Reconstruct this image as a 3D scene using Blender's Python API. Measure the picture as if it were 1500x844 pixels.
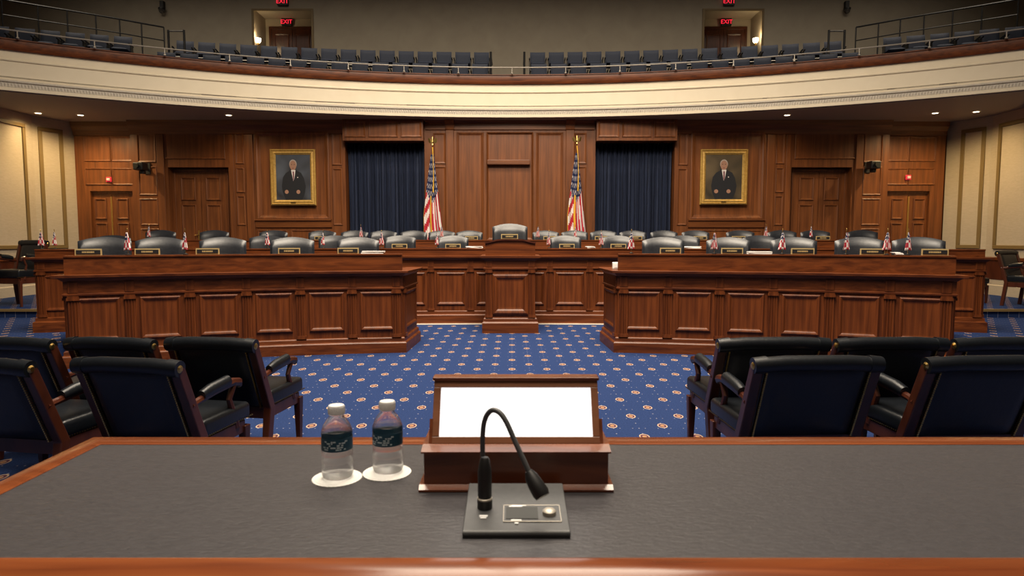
import bpy, bmesh, math, random
from mathutils import Vector, Matrix
random.seed(7)
PI = math.pi
scn = bpy.context.scene
COL = scn.collection
for o in list(bpy.data.objects): bpy.data.objects.remove(o)

# ------------------------------------------------------------------ camera
F = 950.0; H = 1.45; PITCH = math.atan(72 / F)
cam_d = bpy.data.cameras.new('camera'); cam = bpy.data.objects.new('camera', cam_d); COL.objects.link(cam)
cam.location = (0, 0, H); cam.rotation_euler = (PI / 2 - PITCH, 0, 0)
cam_d.sensor_width = 36; cam_d.lens = F * 36 / 1500; cam_d.clip_end = 100; cam_d.clip_start = .05
cam_d.dof.use_dof = True; cam_d.dof.focus_distance = 9; cam_d.dof.aperture_fstop = 9
scn.camera = cam
# ------------------------------------------------------------------ world, light, exposure
w = bpy.data.worlds.new('world'); scn.world = w; w.use_nodes = True
w.node_tree.nodes['Background'].inputs[0].default_value = (1, .85, .68, 1)
w.node_tree.nodes['Background'].inputs[1].default_value = .05
scn.view_settings.view_transform = 'Standard'; scn.view_settings.look = 'None'
scn.view_settings.gamma = 1; scn.view_settings.use_curve_mapping = False
scn.view_settings.exposure = 0.0
def area(name, loc, size, power, col, spread=150, target=None):
    d = bpy.data.lights.new(name, 'AREA'); d.shape = 'RECTANGLE'; d.size, d.size_y = size
    d.energy = power; d.color = col; d.spread = math.radians(spread)
    o = bpy.data.objects.new(name, d); COL.objects.link(o); o.location = loc
    if target is not None:
        o.rotation_euler = (Vector(target) - Vector(loc)).to_track_quat('-Z', 'Y').to_euler()
    return o
WARM = (1, .86, .68)
area('hall_ceiling_light', (0, 5.0, 10.5), (6, 4), 1500, WARM, 130, (0, 9.0, 0))
area('hall_ceiling_light', (0, 10.0, 10.6), (7, 2.5), 700, WARM, 120, (0, 11.0, 0))
area('hall_ceiling_light', (0, .3, 9.8), (5, 3), 330, WARM, 140, (0, 2.5, 0))
area('gallery_fill_light', (0, 17.5, 10.8), (28, 1.5), 430, WARM, 120, (0, 20.5, 0))  # added fill to brighten balcony seats and back wall, not a room fixture

# ------------------------------------------------------------------ pixel helpers
cp, sp = math.cos(PITCH), math.sin(PITCH)
def ray(px, py):
    u = (422 - py) / F
    return Vector(((px - 750) / F, cp + u * sp, u * cp - sp))
def at_y(px, py, Y):
    r = ray(px, py); t = Y / r.y; return Vector((r.x * t, Y, H + r.z * t))
def at_z(px, py, z):
    r = ray(px, py); t = (z - H) / r.z; return Vector((r.x * t, r.y * t, z))
CX = 747
def mir(px): return 2 * CX - px

# ------------------------------------------------------------------ materials
def mat(name, col, rough=.5, metal=0, **k):
    m = bpy.data.materials.new(name); m.use_nodes = True
    b = m.node_tree.nodes['Principled BSDF']
    b.inputs['Base Color'].default_value = (*col, 1); b.inputs['Roughness'].default_value = rough
    b.inputs['Metallic'].default_value = metal
    if 'emit' in k:
        b.inputs['Emission Color'].default_value = (*k['emit'], 1); b.inputs['Emission Strength'].default_value = k.get('es', 1)
    if 'trans' in k: b.inputs['Transmission Weight'].default_value = k['trans']; b.inputs['IOR'].default_value = k.get('ior', 1.45)
    if 'alpha' in k: b.inputs['Alpha'].default_value = k['alpha']
    if 'spec' in k: b.inputs['Specular IOR Level'].default_value = k['spec']
    if 'coat' in k: b.inputs['Coat Weight'].default_value = k['coat']; b.inputs['Coat Roughness'].default_value = .25
    return m
def N(m, t, **k):
    n = m.node_tree.nodes.new(t)
    for a, v in k.items(): setattr(n, a, v)
    return n
def L(m, a, b): m.node_tree.links.new(a, b)
def ramp(m, fac, stops):
    r = N(m, 'ShaderNodeValToRGB'); e = r.color_ramp.elements
    while len(e) < len(stops): e.new(.5)
    for i, (p, c) in enumerate(stops): e[i].position = p; e[i].color = (*c, 1)
    L(m, fac, r.inputs[0]); return r
def textured(name, c1, c2, scale, rough, bump=0, coat=0, detail=4, **k):
    m = mat(name, c1, rough, **k); b = m.node_tree.nodes['Principled BSDF']
    tc = N(m, 'ShaderNodeTexCoord'); mp = N(m, 'ShaderNodeMapping'); mp.inputs['Scale'].default_value = scale
    L(m, tc.outputs['Object'], mp.inputs[0])
    n = N(m, 'ShaderNodeTexNoise'); n.inputs['Scale'].default_value = 1; n.inputs['Detail'].default_value = detail
    n.inputs['Distortion'].default_value = .6
    L(m, mp.outputs[0], n.inputs['Vector'])
    r = ramp(m, n.outputs['Fac'], [(.3, c1), (.7, c2)]); L(m, r.outputs[0], b.inputs['Base Color'])
    if coat: b.inputs['Coat Weight'].default_value = coat; b.inputs['Coat Roughness'].default_value = .2
    if bump:
        bp = N(m, 'ShaderNodeBump'); bp.inputs['Strength'].default_value = bump; bp.inputs['Distance'].default_value = .01
        L(m, n.outputs['Fac'], bp.inputs['Height']); L(m, bp.outputs[0], b.inputs['Normal'])
    return m
WD1, WD2 = (.066, .0150, .0034), (.175, .045, .0098)
M = {}
M['wood_v'] = textured('mahogany_vertical', WD1, WD2, (22, 22, 1.3), .42, spec=.3)
M['wood_h'] = textured('mahogany_horizontal', WD1, WD2, (1.3, 14, 22), .40, spec=.35)
M['wall_v'] = textured('wall_walnut_vertical', (.105, .031, .008), (.215, .068, .017), (14, 14, .8), .42)
M['wall_h'] = textured('wall_walnut_horizontal', (.105, .031, .008), (.215, .068, .017), (.8, 14, 14), .42)
M['dark_wood'] = textured('dark_mahogany', (.035, .009, .005), (.085, .022, .010), (8, 8, 2), .3)
M['table_wood'] = textured('polished_table_wood', (.13, .03, .010), (.27, .075, .022), (2, 30, 30), .2, coat=.6)
M['box_wood'] = textured('reddish_box_wood', (.10, .022, .008), (.24, .065, .022), (4, 30, 22), .25, coat=.4)
M['frame_wood'] = textured('satin_brown_wood', (.20, .075, .035), (.30, .12, .06), (3, 30, 30), .35)
M['desk_leather'] = textured('dark_table_leather', (.038, .036, .041), (.054, .051, .057), (70, 160, 90), .42, bump=.15)
M['navy_leather'] = textured('navy_leather', (.0035, .005, .0075), (.006, .008, .0115), (40, 40, 40), .36, bump=.08)
M['black_leather'] = textured('charcoal_leather', (.012, .0135, .018), (.019, .021, .027), (30, 30, 30), .36, bump=.08)
M['seat_blue'] = textured('gallery_blue_fabric', (.010, .016, .036), (.018, .028, .058), (60, 60, 60), .7)
M['cream'] = textured('cream_plaster', (.80, .70, .53), (.84, .74, .57), (3, 3, 3), .7)
M['side_cream'] = textured('beige_wall_fabric', (.43, .36, .26), (.48, .40, .30), (9, 9, 40), .8)
M['gold_trim'] = mat('bronze_gold_trim', (.19, .125, .045), .5)
M['grey_wall'] = textured('taupe_plaster', (.36, .31, .24), (.40, .35, .27), (2, 2, 2), .85)
M['soffit'] = mat('soffit_plaster', (.30, .24, .20), .8)
M['stone'] = textured('carved_plaster', (.46, .42, .36), (.66, .60, .52), (60, 60, 90), .8, bump=.5)
M['plate_gold'] = mat('pale_gold_plate', (.50, .37, .17), .4, .15)
M['brass'] = mat('brass', (.62, .42, .14), .3, 1)
M['gold'] = textured('gilded_frame', (.46, .27, .06), (.66, .42, .12), (20, 20, 20), .42, metal=.35)
M['steel'] = mat('brushed_steel', (.50, .46, .40), .5, .6)
M['black'] = mat('black_plastic', (.012, .012, .013), .45)
M['grey_metal'] = textured('grey_metal', (.06, .062, .066), (.075, .077, .08), (90, 90, 90), .45)
M['white'] = mat('white_paper', (.82, .82, .80), .6)
M['cap'] = mat('white_cap', (.85, .85, .85), .4)
M['clear'] = mat('clear_plastic', (.97, .98, 1), .03, alpha=.6, trans=1, ior=1.2)
M['water'] = mat('water', (.97, .98, 1), .0, alpha=.4, trans=1, ior=1.15)
M['red'] = mat('flag_red', (.42, .012, .03), .7)
M['flagwhite'] = mat('flag_white', (.72, .66, .64), .7)
M['flagblue'] = mat('flag_blue', (.012, .02, .075), .7)
M['fringe'] = mat('gold_fringe', (.72, .40, .03), .6)
M['exit'] = mat('exit_letters', (.5, .01, .02), .5, emit=(1, .02, .05), es=1.2)
M['alarm'] = mat('alarm_red', (.5, .02, .03), .5, emit=(1, .03, .08), es=.35)
M['bulb'] = mat('lamp_glow', (1, .9, .7), .5, emit=(1, .82, .55), es=5)
M['glow_panel'] = mat('white_panel_added_glow', (.9, .9, .9), .5, emit=(1, 1, 1), es=1.0)  # glow added to the blank sign face so it stays pure white
M['lcd'] = mat('lcd_glass', (.012, .014, .012), .5)
M['skin'] = mat('painted_skin', (.36, .19, .125), .6)
M['suit'] = mat('painted_suit', (.008, .009, .013), .6)
M['tie'] = mat('painted_tie', (.14, .03, .045), .6)
M['hair'] = mat('painted_grey_hair', (.42, .36, .32), .6)
M['bgblue'] = textured('painted_blue_backdrop', (.02, .018, .02), (.085, .10, .13), (2.2, 2.2, 1.8), .5, detail=1)
M['bgbrown'] = textured('painted_brown_backdrop', (.022, .018, .012), (.12, .085, .045), (2.2, 2.2, 1.8), .5, detail=1)
M['curtain'] = textured('navy_velvet', (.004, .008, .026), (.011, .021, .058), (60, 60, 3), .8)
M['teal'] = mat('label_teal', (.008, .062, .11), .4)
M['lightblue'] = mat('label_print', (.55, .66, .72), .5)
M['glass'] = mat('dome_glass', (.8, .75, .7), .05, trans=.9)

# carpet : lattice of medallions and dots
def carpet():
    m = mat('blue_medallion_carpet', (.03, .05, .2), .95, spec=.08); b = m.node_tree.nodes['Principled BSDF']
    tc = N(m, 'ShaderNodeTexCoord'); s = N(m, 'ShaderNodeSeparateXYZ'); L(m, tc.outputs['Object'], s.inputs[0])
    def ma(op, a, c, d=None):
        n = N(m, 'ShaderNodeMath', operation=op)
        for i, v in enumerate([a, c, d]):
            if v is None: continue
            if isinstance(v, (int, float)): n.inputs[i].default_value = v
            else: L(m, v, n.inputs[i])
        return n.outputs[0]
    def lattice(px, py, ox, oy):
        x = ma('SUBTRACT', ma('FRACT', ma('ADD', ma('DIVIDE', s.outputs[0], px), ox + .5), 0), .5)
        y = ma('SUBTRACT', ma('FRACT', ma('ADD', ma('DIVIDE', s.outputs[1], py), oy + .5), 0), .5)
        return ma('MULTIPLY', x, px), ma('MULTIPLY', y, py)
    def dist(xy, rx, ry):
        a = ma('DIVIDE', xy[0], rx); c = ma('DIVIDE', xy[1], ry)
        return ma('SQRT', ma('ADD', ma('MULTIPLY', a, a), ma('MULTIPLY', c, c)), 0)
    A = lattice(.39, .55, 0, 0); B = lattice(.39, .55, .5, .5)
    d = ma('MINIMUM', dist(A, .038, .060), dist(B, .038, .060))
    n1 = N(m, 'ShaderNodeTexNoise'); n1.inputs['Scale'].default_value = 90; L(m, tc.outputs['Object'], n1.inputs['Vector'])
    r = ramp(m, n1.outputs['Fac'], [(.35, (.012, .026, .084)), (.65, (.022, .042, .128))])
    med = ramp(m, d, [(0, (.34, .17, .08)), (.3, (.30, .21, .14)), (.42, (.09, .03, .05)), (.68, (.09, .03, .05)), (.78, (.42, .31, .22)), (1, (.40, .26, .18))])
    med.color_ramp.interpolation = 'CONSTANT'
    isM = ma('LESS_THAN', d, 1.0)
    C = lattice(.195, .1375, 0, .5); d2 = dist(C, .0055, .009)
    Dd = lattice(.0975, .275, .5, .25); d3 = dist(Dd, .0045, .007)
    isD = ma('LESS_THAN', ma('MINIMUM', d2, d3), 1.0)
    mx = N(m, 'ShaderNodeMixRGB'); L(m, isD, mx.inputs[0]); L(m, r.outputs[0], mx.inputs[1]); mx.inputs[2].default_value = (.20, .20, .26, 1)
    m2 = N(m, 'ShaderNodeMixRGB'); L(m, isM, m2.inputs[0]); L(m, mx.outputs[0], m2.inputs[1]); L(m, med.outputs[0], m2.inputs[2])
    L(m, m2.outputs[0], b.inputs['Base Color'])
    return m
M['carpet'] = carpet()

# ------------------------------------------------------------------ mesh helpers
class G:
    def __init__(s): s.v = []; s.f = []; s.m = []
    def add(s, v, f, mi=0):
        o = len(s.v); s.v += [tuple(p) for p in v]; s.f += [tuple(i + o for i in q) for q in f]; s.m += [mi] * len(f); return s
    def box(s, x0, x1, y0, y1, z0, z1, mi=0):
        v = [(x, y, z) for z in (z0, z1) for y in (y0, y1) for x in (x0, x1)]
        return s.add(v, [(0, 2, 3, 1), (4, 5, 7, 6), (0, 1, 5, 4), (2, 6, 7, 3), (0, 4, 6, 2), (1, 3, 7, 5)], mi)
    def taper(s, x0, x1, y0, y1, z0, z1, k, mi=0):            # box whose bottom is scaled by k about its centre
        cx, cy = (x0 + x1) / 2, (y0 + y1) / 2
        v = [(cx + (x - cx) * (k if z == z0 else 1), cy + (y - cy) * (k if z == z0 else 1), z) for z in (z0, z1) for y in (y0, y1) for x in (x0, x1)]
        return s.add(v, [(0, 2, 3, 1), (4, 5, 7, 6), (0, 1, 5, 4), (2, 6, 7, 3), (0, 4, 6, 2), (1, 3, 7, 5)], mi)
    def prism(s, poly, a0, a1, axis='z', mi=0):
        n = len(poly)
        def P(p, a): return (p[0], p[1], a) if axis == 'z' else ((p[0], a, p[1]) if axis == 'y' else (a, p[0], p[1]))
        v = [P(p, a0) for p in poly] + [P(p, a1) for p in poly]
        f = [tuple(range(n)), tuple(range(2 * n - 1, n - 1, -1))] + [(i, i + n, (i + 1) % n + n, (i + 1) % n) for i in range(n)]
        return s.add(v, f, mi)
    def sweep(s, path, prof, mi=0, closed=False):            # path of (x,y), profile of (out,z); out is to the right of travel
        n = len(path); k = len(prof); v = []
        for i, p in enumerate(path):
            p = Vector(p)
            a = (p - Vector(path[i - 1])).normalized() if (i > 0 or closed) else None
            b = (Vector(path[(i + 1) % n]) - p).normalized() if (i < n - 1 or closed) else None
            if a is None: a = b
            if b is None: b = a
            na, nb = Vector((a.y, -a.x)), Vector((b.y, -b.x)); t = na + nb; t = t / max(t.dot(na), .2)
            for (o, z) in prof: v.append((p.x + t.x * o, p.y + t.y * o, z))
        f = []
        for i in range(n if closed else n - 1):
            for j in range(k):
                j2 = (j + 1) % k; i2 = (i + 1) % n
                f.append((i * k + j, i * k + j2, i2 * k + j2, i2 * k + j))
        if not closed: f += [tuple(range(k - 1, -1, -1)), tuple((n - 1) * k + j for j in range(k))]
        return s.add(v, f, mi)
    def lathe(s, prof, c=(0, 0, 0), seg=20, mi=0):
        v = []; k = len(prof)
        for i in range(seg):
            a = 2 * PI * i / seg
            for r, z in prof: v.append((c[0] + r * math.cos(a), c[1] + r * math.sin(a), c[2] + z))
        f = [(i * k + j, ((i + 1) % seg) * k + j, ((i + 1) % seg) * k + j + 1, i * k + j + 1) for i in range(seg) for j in range(k - 1)]
        f += [tuple(i * k for i in range(seg - 1, -1, -1)), tuple(i * k + k - 1 for i in range(seg))]
        return s.add(v, f, mi)
    def tube(s, pts, r, seg=8, mi=0):
        pts = [Vector(p) for p in pts]; n = len(pts); v = []
        rs = r if isinstance(r, (list, tuple)) else [r] * n
        up = None
        for i, p in enumerate(pts):
            d = (pts[min(i + 1, n - 1)] - pts[max(i - 1, 0)]).normalized()
            if up is None: up = Vector((0, 0, 1)) if abs(d.z) < .9 else Vector((1, 0, 0))
            x = d.cross(up).normalized(); up = x.cross(d).normalized()
            for j in range(seg):
                a = 2 * PI * j / seg; v.append(p + (x * math.cos(a) + up * math.sin(a)) * rs[i])
        f = [(i * seg + j, i * seg + (j + 1) % seg, (i + 1) * seg + (j + 1) % seg, (i + 1) * seg + j) for i in range(n - 1) for j in range(seg)]
        f += [tuple(range(seg - 1, -1, -1)), tuple((n - 1) * seg + j for j in range(seg))]
        return s.add(v, f, mi)
    def pillow(s, fn, nu=14, nv=10, t=.06, p=5, mi=0):       # closed cushion: fn(u,v,side*thickness)->xyz, u,v in -1..1
        v = []; idx = {}
        for side in (1, -1):
            for i in range(nu + 1):
                for j in range(nv + 1):
                    u = -1 + 2 * i / nu; w_ = -1 + 2 * j / nv
                    edge = i in (0, nu) or j in (0, nv)
                    if side == -1 and edge: idx[side, i, j] = idx[1, i, j]; continue
                    th = t * max(0, (1 - abs(u) ** p)) ** .5 * max(0, (1 - abs(w_) ** p)) ** .5
                    idx[side, i, j] = len(v); v.append(fn(u, w_, side * th))
        f = []
        for side in (1, -1):
            for i in range(nu):
                for j in range(nv):
                    q = [idx[side, i, j], idx[side, i + 1, j], idx[side, i + 1, j + 1], idx[side, i, j + 1]]
                    f.append(tuple(q if side == -1 else q[::-1]))
        return s.add(v, f, mi)
def mk(name, g, m, parent=None, smooth=False, bevel=0, fix=True):
    me = bpy.data.meshes.new(name); me.from_pydata(g.v, [], g.f)
    for mm in (m if isinstance(m, (list, tuple)) else [m]): me.materials.append(M[mm])
    me.polygons.foreach_set('material_index', g.m)
    if fix:
        bm = bmesh.new(); bm.from_mesh(me); bmesh.ops.recalc_face_normals(bm, faces=bm.faces); bm.to_mesh(me); bm.free()
    if smooth:
        me.polygons.foreach_set('use_smooth', [True] * len(me.polygons))
        try: me.set_sharp_from_angle(angle=math.radians(42))
        except Exception: pass
    o = bpy.data.objects.new(name, me); COL.objects.link(o)
    if parent: o.parent = parent
    if bevel:
        md = o.modifiers.new('bevel', 'BEVEL'); md.width = bevel; md.segments = 2; md.limit_method = 'ANGLE'
    return o
def inst(name, o, parent=None, loc=(0, 0, 0), rz=0):
    c = bpy.data.objects.new(name, o.data if hasattr(o, 'data') else o); COL.objects.link(c); c.parent = parent
    c.location = loc; c.rotation_euler = (0, 0, rz); return c
def tag(o, label, cat, group=None):
    o['label'] = label; o['category'] = cat
    if group: o['group'] = group
    return o
def thing(name, label, cat, loc=(0, 0, 0), rz=0, group=None):
    o = bpy.data.objects.new(name, None); COL.objects.link(o); o.location = loc; o.rotation_euler = (0, 0, rz)
    o.empty_display_size = .1
    return tag(o, label, cat, group)
def struct(o): o['kind'] = 'structure'; return o
def dup(root, loc, rz, label, group=None):
    r = root.copy(); COL.objects.link(r); r.location = loc; r.rotation_euler = (0, 0, rz); r['label'] = label
    if group: r['group'] = group
    for ch in list(root.children):
        c = ch.copy(); COL.objects.link(c); c.parent = r
        for g in list(ch.children):
            d = g.copy(); COL.objects.link(d); d.parent = c
    return r
PANELS = {}
def panel_mesh(w, h, m, lip=.022, band=.045):
    key = (round(w, 3), round(h, 3), m, lip, band)
    if key in PANELS: return PANELS[key]
    rings = [(0, 0), (0, lip * .7), (band * .25, lip), (band * .55, lip * .75), (band * .8, lip * .25), (band, lip * .15), (band + .012, lip * .12)]
    g = G(); v = []
    for a, d in rings:
        v += [(-w / 2 + a, -d, -h / 2 + a), (w / 2 - a, -d, -h / 2 + a), (w / 2 - a, -d, h / 2 - a), (-w / 2 + a, -d, h / 2 - a)]
    f = [(4 * k + j, 4 * k + (j + 1) % 4, 4 * k + 4 + (j + 1) % 4, 4 * k + 4 + j) for k in range(len(rings) - 1) for j in range(4)]
    k = len(rings) - 1; f.append((4 * k, 4 * k + 1, 4 * k + 2, 4 * k + 3)); g.add(v, f)
    o = mk('panel', g, m); me = o.data; bpy.data.objects.remove(o); PANELS[key] = me; return me
def panel(parent, c, w, h, m, rz=0, name='panel', lip=.022, band=.045):
    o = bpy.data.objects.new(name, panel_mesh(w, h, m, lip, band)); COL.objects.link(o); o.parent = parent
    o.location = c; o.rotation_euler = (0, 0, rz); return o
def arc_pts(p0, pm, p1, n):
    # circle through three plan points
    ax, ay = p0; bx, by = pm; cx, cy = p1
    d = 2 * (ax * (by - cy) + bx * (cy - ay) + cx * (ay - by))
    ux = ((ax**2 + ay**2) * (by - cy) + (bx**2 + by**2) * (cy - ay) + (cx**2 + cy**2) * (ay - by)) / d
    uy = ((ax**2 + ay**2) * (cx - bx) + (bx**2 + by**2) * (ax - cx) + (cx**2 + cy**2) * (bx - ax)) / d
    r = math.hypot(ax - ux, ay - uy)
    t0 = math.atan2(ay - uy, ax - ux); t1 = math.atan2(cy - uy, cx - ux)
    return [(ux + r * math.cos(t0 + (t1 - t0) * i / n), uy + r * math.sin(t0 + (t1 - t0) * i / n)) for i in range(n + 1)]

# ================================================================== SETTING
g = G(); g.box(-11.4, 11.4, -4, 16.6, -.1, 0); struct(mk('floor', g, 'carpet'))
PLZ = .15
for s in (-1, 1):
    g = G(); xs = sorted((s * 7.9, s * 11.35)); g.box(xs[0], xs[1], 11.9, 16.3, 0, PLZ)
    o = struct(mk('floor_platform', g, 'carpet'))
    g = G(); g.box(xs[0], xs[1], 11.86, 11.93, PLZ - .035, PLZ + .008); mk('nosing', g, 'gold_trim', o)
g = G(); g.box(-3.2, 3.2, -3.9, 1.75, 0, .24); struct(mk('floor_rear_platform', g, 'carpet'))
# hall walls out of view
UP = 11.0
g = G(); g.box(-17, 17, -4.2, -4, 0, UP); struct(mk('wall_rear', g, 'grey_wall'))
g = G(); g.box(-17, 17, -4, 23.6, UP, UP + .2); struct(mk('ceiling', g, 'grey_wall'))
for s in (-1, 1):
    g = G(); xs = sorted((s * 17, s * 17.2)); g.box(xs[0], xs[1], -4, 23.6, 4.36, UP); struct(mk('wall_gallery_side', g, 'grey_wall'))

# ---- back wall (panelled)
WY = 16.0
def W(px, py): p = at_y(px, py, WY); return p.x, p.z
SOF = W(747, 177)[1]
wall = mk('wall_back', G().box(-11.2, 11.2, 16.4, 16.6, 0, SOF), 'wall_v'); struct(wall)
def wx(px): return W(px, 350)[0]
def wz(py): return W(747, py)[1]
def strip(px0, px1, py0, py1, yf=WY, yb=16.4, m='wall_v', name='panelling'):
    x0, x1 = sorted((wx(px0), wx(px1))); z0 = 0 if py1 is None else wz(py1); z1 = SOF if py0 is None else wz(py0)
    return mk(name, G().box(x0, x1, yf, yb, z0, z1), m, wall)
def wpanel(px0, px1, py0, py1, yf=WY, m='wall_v', **k):
    x0, x1 = sorted((wx(px0), wx(px1))); z1, z0 = wz(py0), wz(py1)
    return panel(wall, ((x0 + x1) / 2, yf, (z0 + z1) / 2), x1 - x0, z1 - z0, m, **k)
def both(fn, a, b, *r, **k):
    fn(a, b, *r, **k); fn(mir(b), mir(a), *r, **k)
both(strip, 197, 250, None, None)
both(strip, 338, 508, None, None)
strip(623, mir(623), None, None)
both(strip, 250, 338, None, 245)
both(strip, 107, 127, None, None, 16.22)
both(strip, 127, 197, None, 279, 16.22)
both(strip, 508, 623, None, 208, WY - .22, name='valance')
# top cornice per bay
for a, b, yy in ((197, 508, WY), (107, 197, 16.22)):
    for q in (0, 1):
        x0, x1 = sorted((wx(a), wx(b))) if q == 0 else sorted((wx(mir(a)), wx(mir(b))))
        gg = G().sweep([(x0, yy), (x1, yy)], [(0, wz(197)), (.03, wz(196)), (.05, wz(190)), (.12, wz(184)), (.14, SOF - .001), (-.01, SOF - .001), (-.01, wz(197))])
        mk('cornice', gg, 'wall_h', wall)
x0, x1 = wx(625), wx(mir(625))
mk('header', G().sweep([(x0, WY), (x1, WY)], [(0, wz(191)), (.035, wz(190)), (.035, wz(180)), (.07, wz(178)), (.07, SOF - .001), (-.01, SOF - .001), (-.01, wz(191))]), 'wall_h', wall)
both(wpanel, 511, 541, 180, 203, WY - .22); both(wpanel, 545, 587, 180, 203, WY - .22); both(wpanel, 591, 621, 180, 203, WY - .22)
# recessed bays
both(wpanel, 121, 160, 198, 235, 16.22); both(wpanel, 161, 196, 198, 235, 16.22)
both(wpanel, 121, 160, 245, 270, 16.22); both(wpanel, 161, 196, 245, 270, 16.22)
both(wpanel, 207, 234, 196, 238); both(wpanel, 207, 234, 244, 286); both(wpanel, 207, 234, 291, 330); both(wpanel, 207, 234, 335, 390)
both(wpanel, 246, 334, 195, 233)
both(wpanel, 349, 361, 196, 240); both(wpanel, 349, 361, 246, 282); both(wpanel, 349, 361, 287, 330)
both(wpanel, 378, 485, 193, 322, lip=.05, band=.12); both(wpanel, 378, 421, 337, 380); both(wpanel, 427, 485, 337, 380)
both(wpanel, 489, 503, 193, 242); both(wpanel, 489, 503, 247, 330)
both(wpanel, 636, 654, 195, 240); both(wpanel, 636, 654, 244, 345)
wpanel(670, 709, 194, 352, lip=.03, band=.07); wpanel(mir(709), mir(670), 194, 352, lip=.03, band=.07)
wpanel(713, mir(713), 194, 352, lip=.05, band=.05)
both(wpanel, 670, 709, 355, 400); wpanel(713, mir(713), 355, 400)
for q in (0, 1):                                                    # chair rail under the portraits, corbels, pilasters
    f = (lambda p: p) if q == 0 else mir
    x0, x1 = sorted((wx(f(376)), wx(f(487))))
    mk('chair_rail', G().sweep([(x0, WY), (x1, WY)], [(0, wz(335)), (.04, wz(333)), (.05, wz(325)), (.09, wz(323)), (.09, wz(321)), (0, wz(321))]), 'wall_h', wall)
    x0, x1 = sorted((wx(f(654)), wx(f(666))))
    mk('pilaster', G().box(x0, x1, WY - .05, WY, 0, wz(191)), 'wall_v', wall, bevel=.01)
    cx_ = (x0 + x1) / 2
    mk('corbel', G().prism([(WY, wz(192)), (WY - .06, wz(190)), (WY - .08, wz(183)), (WY - .22, wz(178)), (WY - .22, SOF - .002), (WY, SOF - .002)], cx_ - .11, cx_ + .11, 'x'), 'wall_v', wall, bevel=.008)
    for a, b in ((340, 347), (364, 375), (235, 246)):
        x0, x1 = sorted((wx(f(a)), wx(f(b))))
        mk('pilaster', G().box(x0, x1, WY - .04, WY, 0, wz(197)), 'wall_v', wall, bevel=.01)
x0, x1 = wx(714), wx(776)
mk('ledge', G().box(x0, x1, WY - .13, WY, wz(242), wz(235)), 'wall_h', wall, bevel=.01)

# ---- doors
def door(n, px0, px1, py0, yd, z0, splits, handle_dy=-.07):
    x0, x1 = sorted((at_y(px0, 300, yd).x, at_y(px1, 300, yd).x)); z1 = at_y(747, py0, yd).z
    r = bpy.data.objects.new('door_%d' % n, None); COL.objects.link(r); r.location = ((x0 + x1) / 2, yd, z0); struct(r)
    hw = (x1 - x0) / 2; hh = z1 - z0
    for s in (-1, 1):
        a, b = sorted((s * .004, s * hw)); leaf = mk('door_leaf', G().box(a, b, 0, .05, 0, hh), 'wall_v', r)
        w_ = hw - .26
        zs = splits
        for q0, q1 in zs:
            panel(leaf, (s * hw / 2, 0, hh * (q0 + q1) / 2), w_, hh * (q1 - q0), 'wall_v', lip=.03, band=.05)
        hd = G(); hd.box(s * .09 - .022, s * .09 + .022, -.012, 0, 1.0, 1.24); hd.tube([(s * .09, -.01, 1.13), (s * .09, handle_dy, 1.13), (s * .09 + s * .02, handle_dy, 1.13), (s * .17, handle_dy, 1.12)], .012)
        mk('handle', hd, 'brass', leaf)
    fr = G(); t = .07
    fr.box(-hw - t, -hw, -.03, .06, 0, hh + t); fr.box(hw, hw + t, -.03, .06, 0, hh + t); fr.box(-hw, hw, -.03, .06, hh, hh + t)
    mk('door_frame', fr, 'wall_v', r, bevel=.012)
    return r
SPL = [(.06, .28), (.31, .70), (.74, .95)]
door(1, 259, 332, 252, 16.25, .42, SPL); door(2, mir(332), mir(259), 252, 16.25, .42, SPL)
d3 = door(3, 132, 196, 284, 16.31, .15, SPL); d4 = door(4, mir(196), mir(132), 284, 16.31, .15, SPL)
for d_ in (d3, d4):
    mk('astragal', G().box(-.018, .018, -.02, 0, 0, 2.35), 'brass', d_)

# ---- curtains
def curtain(px0, px1, label):
    x0, x1 = wx(px0) + .03, wx(px1) - .03; y = 16.22; n = 312
    t = thing('curtain', label, 'curtain', ((x0 + x1) / 2, y, .42))
    g = G(); v = []; z1 = wz(208) + .1 - .42; hw = (x1 - x0) / 2
    zs = [0, z1 * .25, z1 * .5, z1 * .75, z1]
    for i in range(n + 1):
        u = i / n
        a = u * 2 * PI * 19 + .9 * math.sin(u * 17) ; d = .045 * math.sin(a) + .014 * math.sin(2.3 * a + 1)
        for k, z in enumerate(zs): v.append((-hw + 2 * hw * u + .012 * math.sin(a * .5 + k), d * (1.1 - .08 * k), z))
    g.add(v, [(i * 5 + k, (i + 1) * 5 + k, (i + 1) * 5 + k + 1, i * 5 + k + 1) for i in range(n) for k in range(4)])
    o = mk('drape', g, 'curtain', t, smooth=True, fix=False)
    sm = o.modifiers.new('solid', 'SOLIDIFY'); sm.thickness = .008
    mk('curtain_rod', G().tube([(-hw, 0, z1 - .02), (hw, 0, z1 - .02)], .015), 'black', t)
curtain(508, 623, 'navy pleated velvet curtain next to the blue-backdrop portrait')
curtain(mir(623), mir(508), 'navy pleated velvet curtain next to the brown-backdrop portrait')

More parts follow.
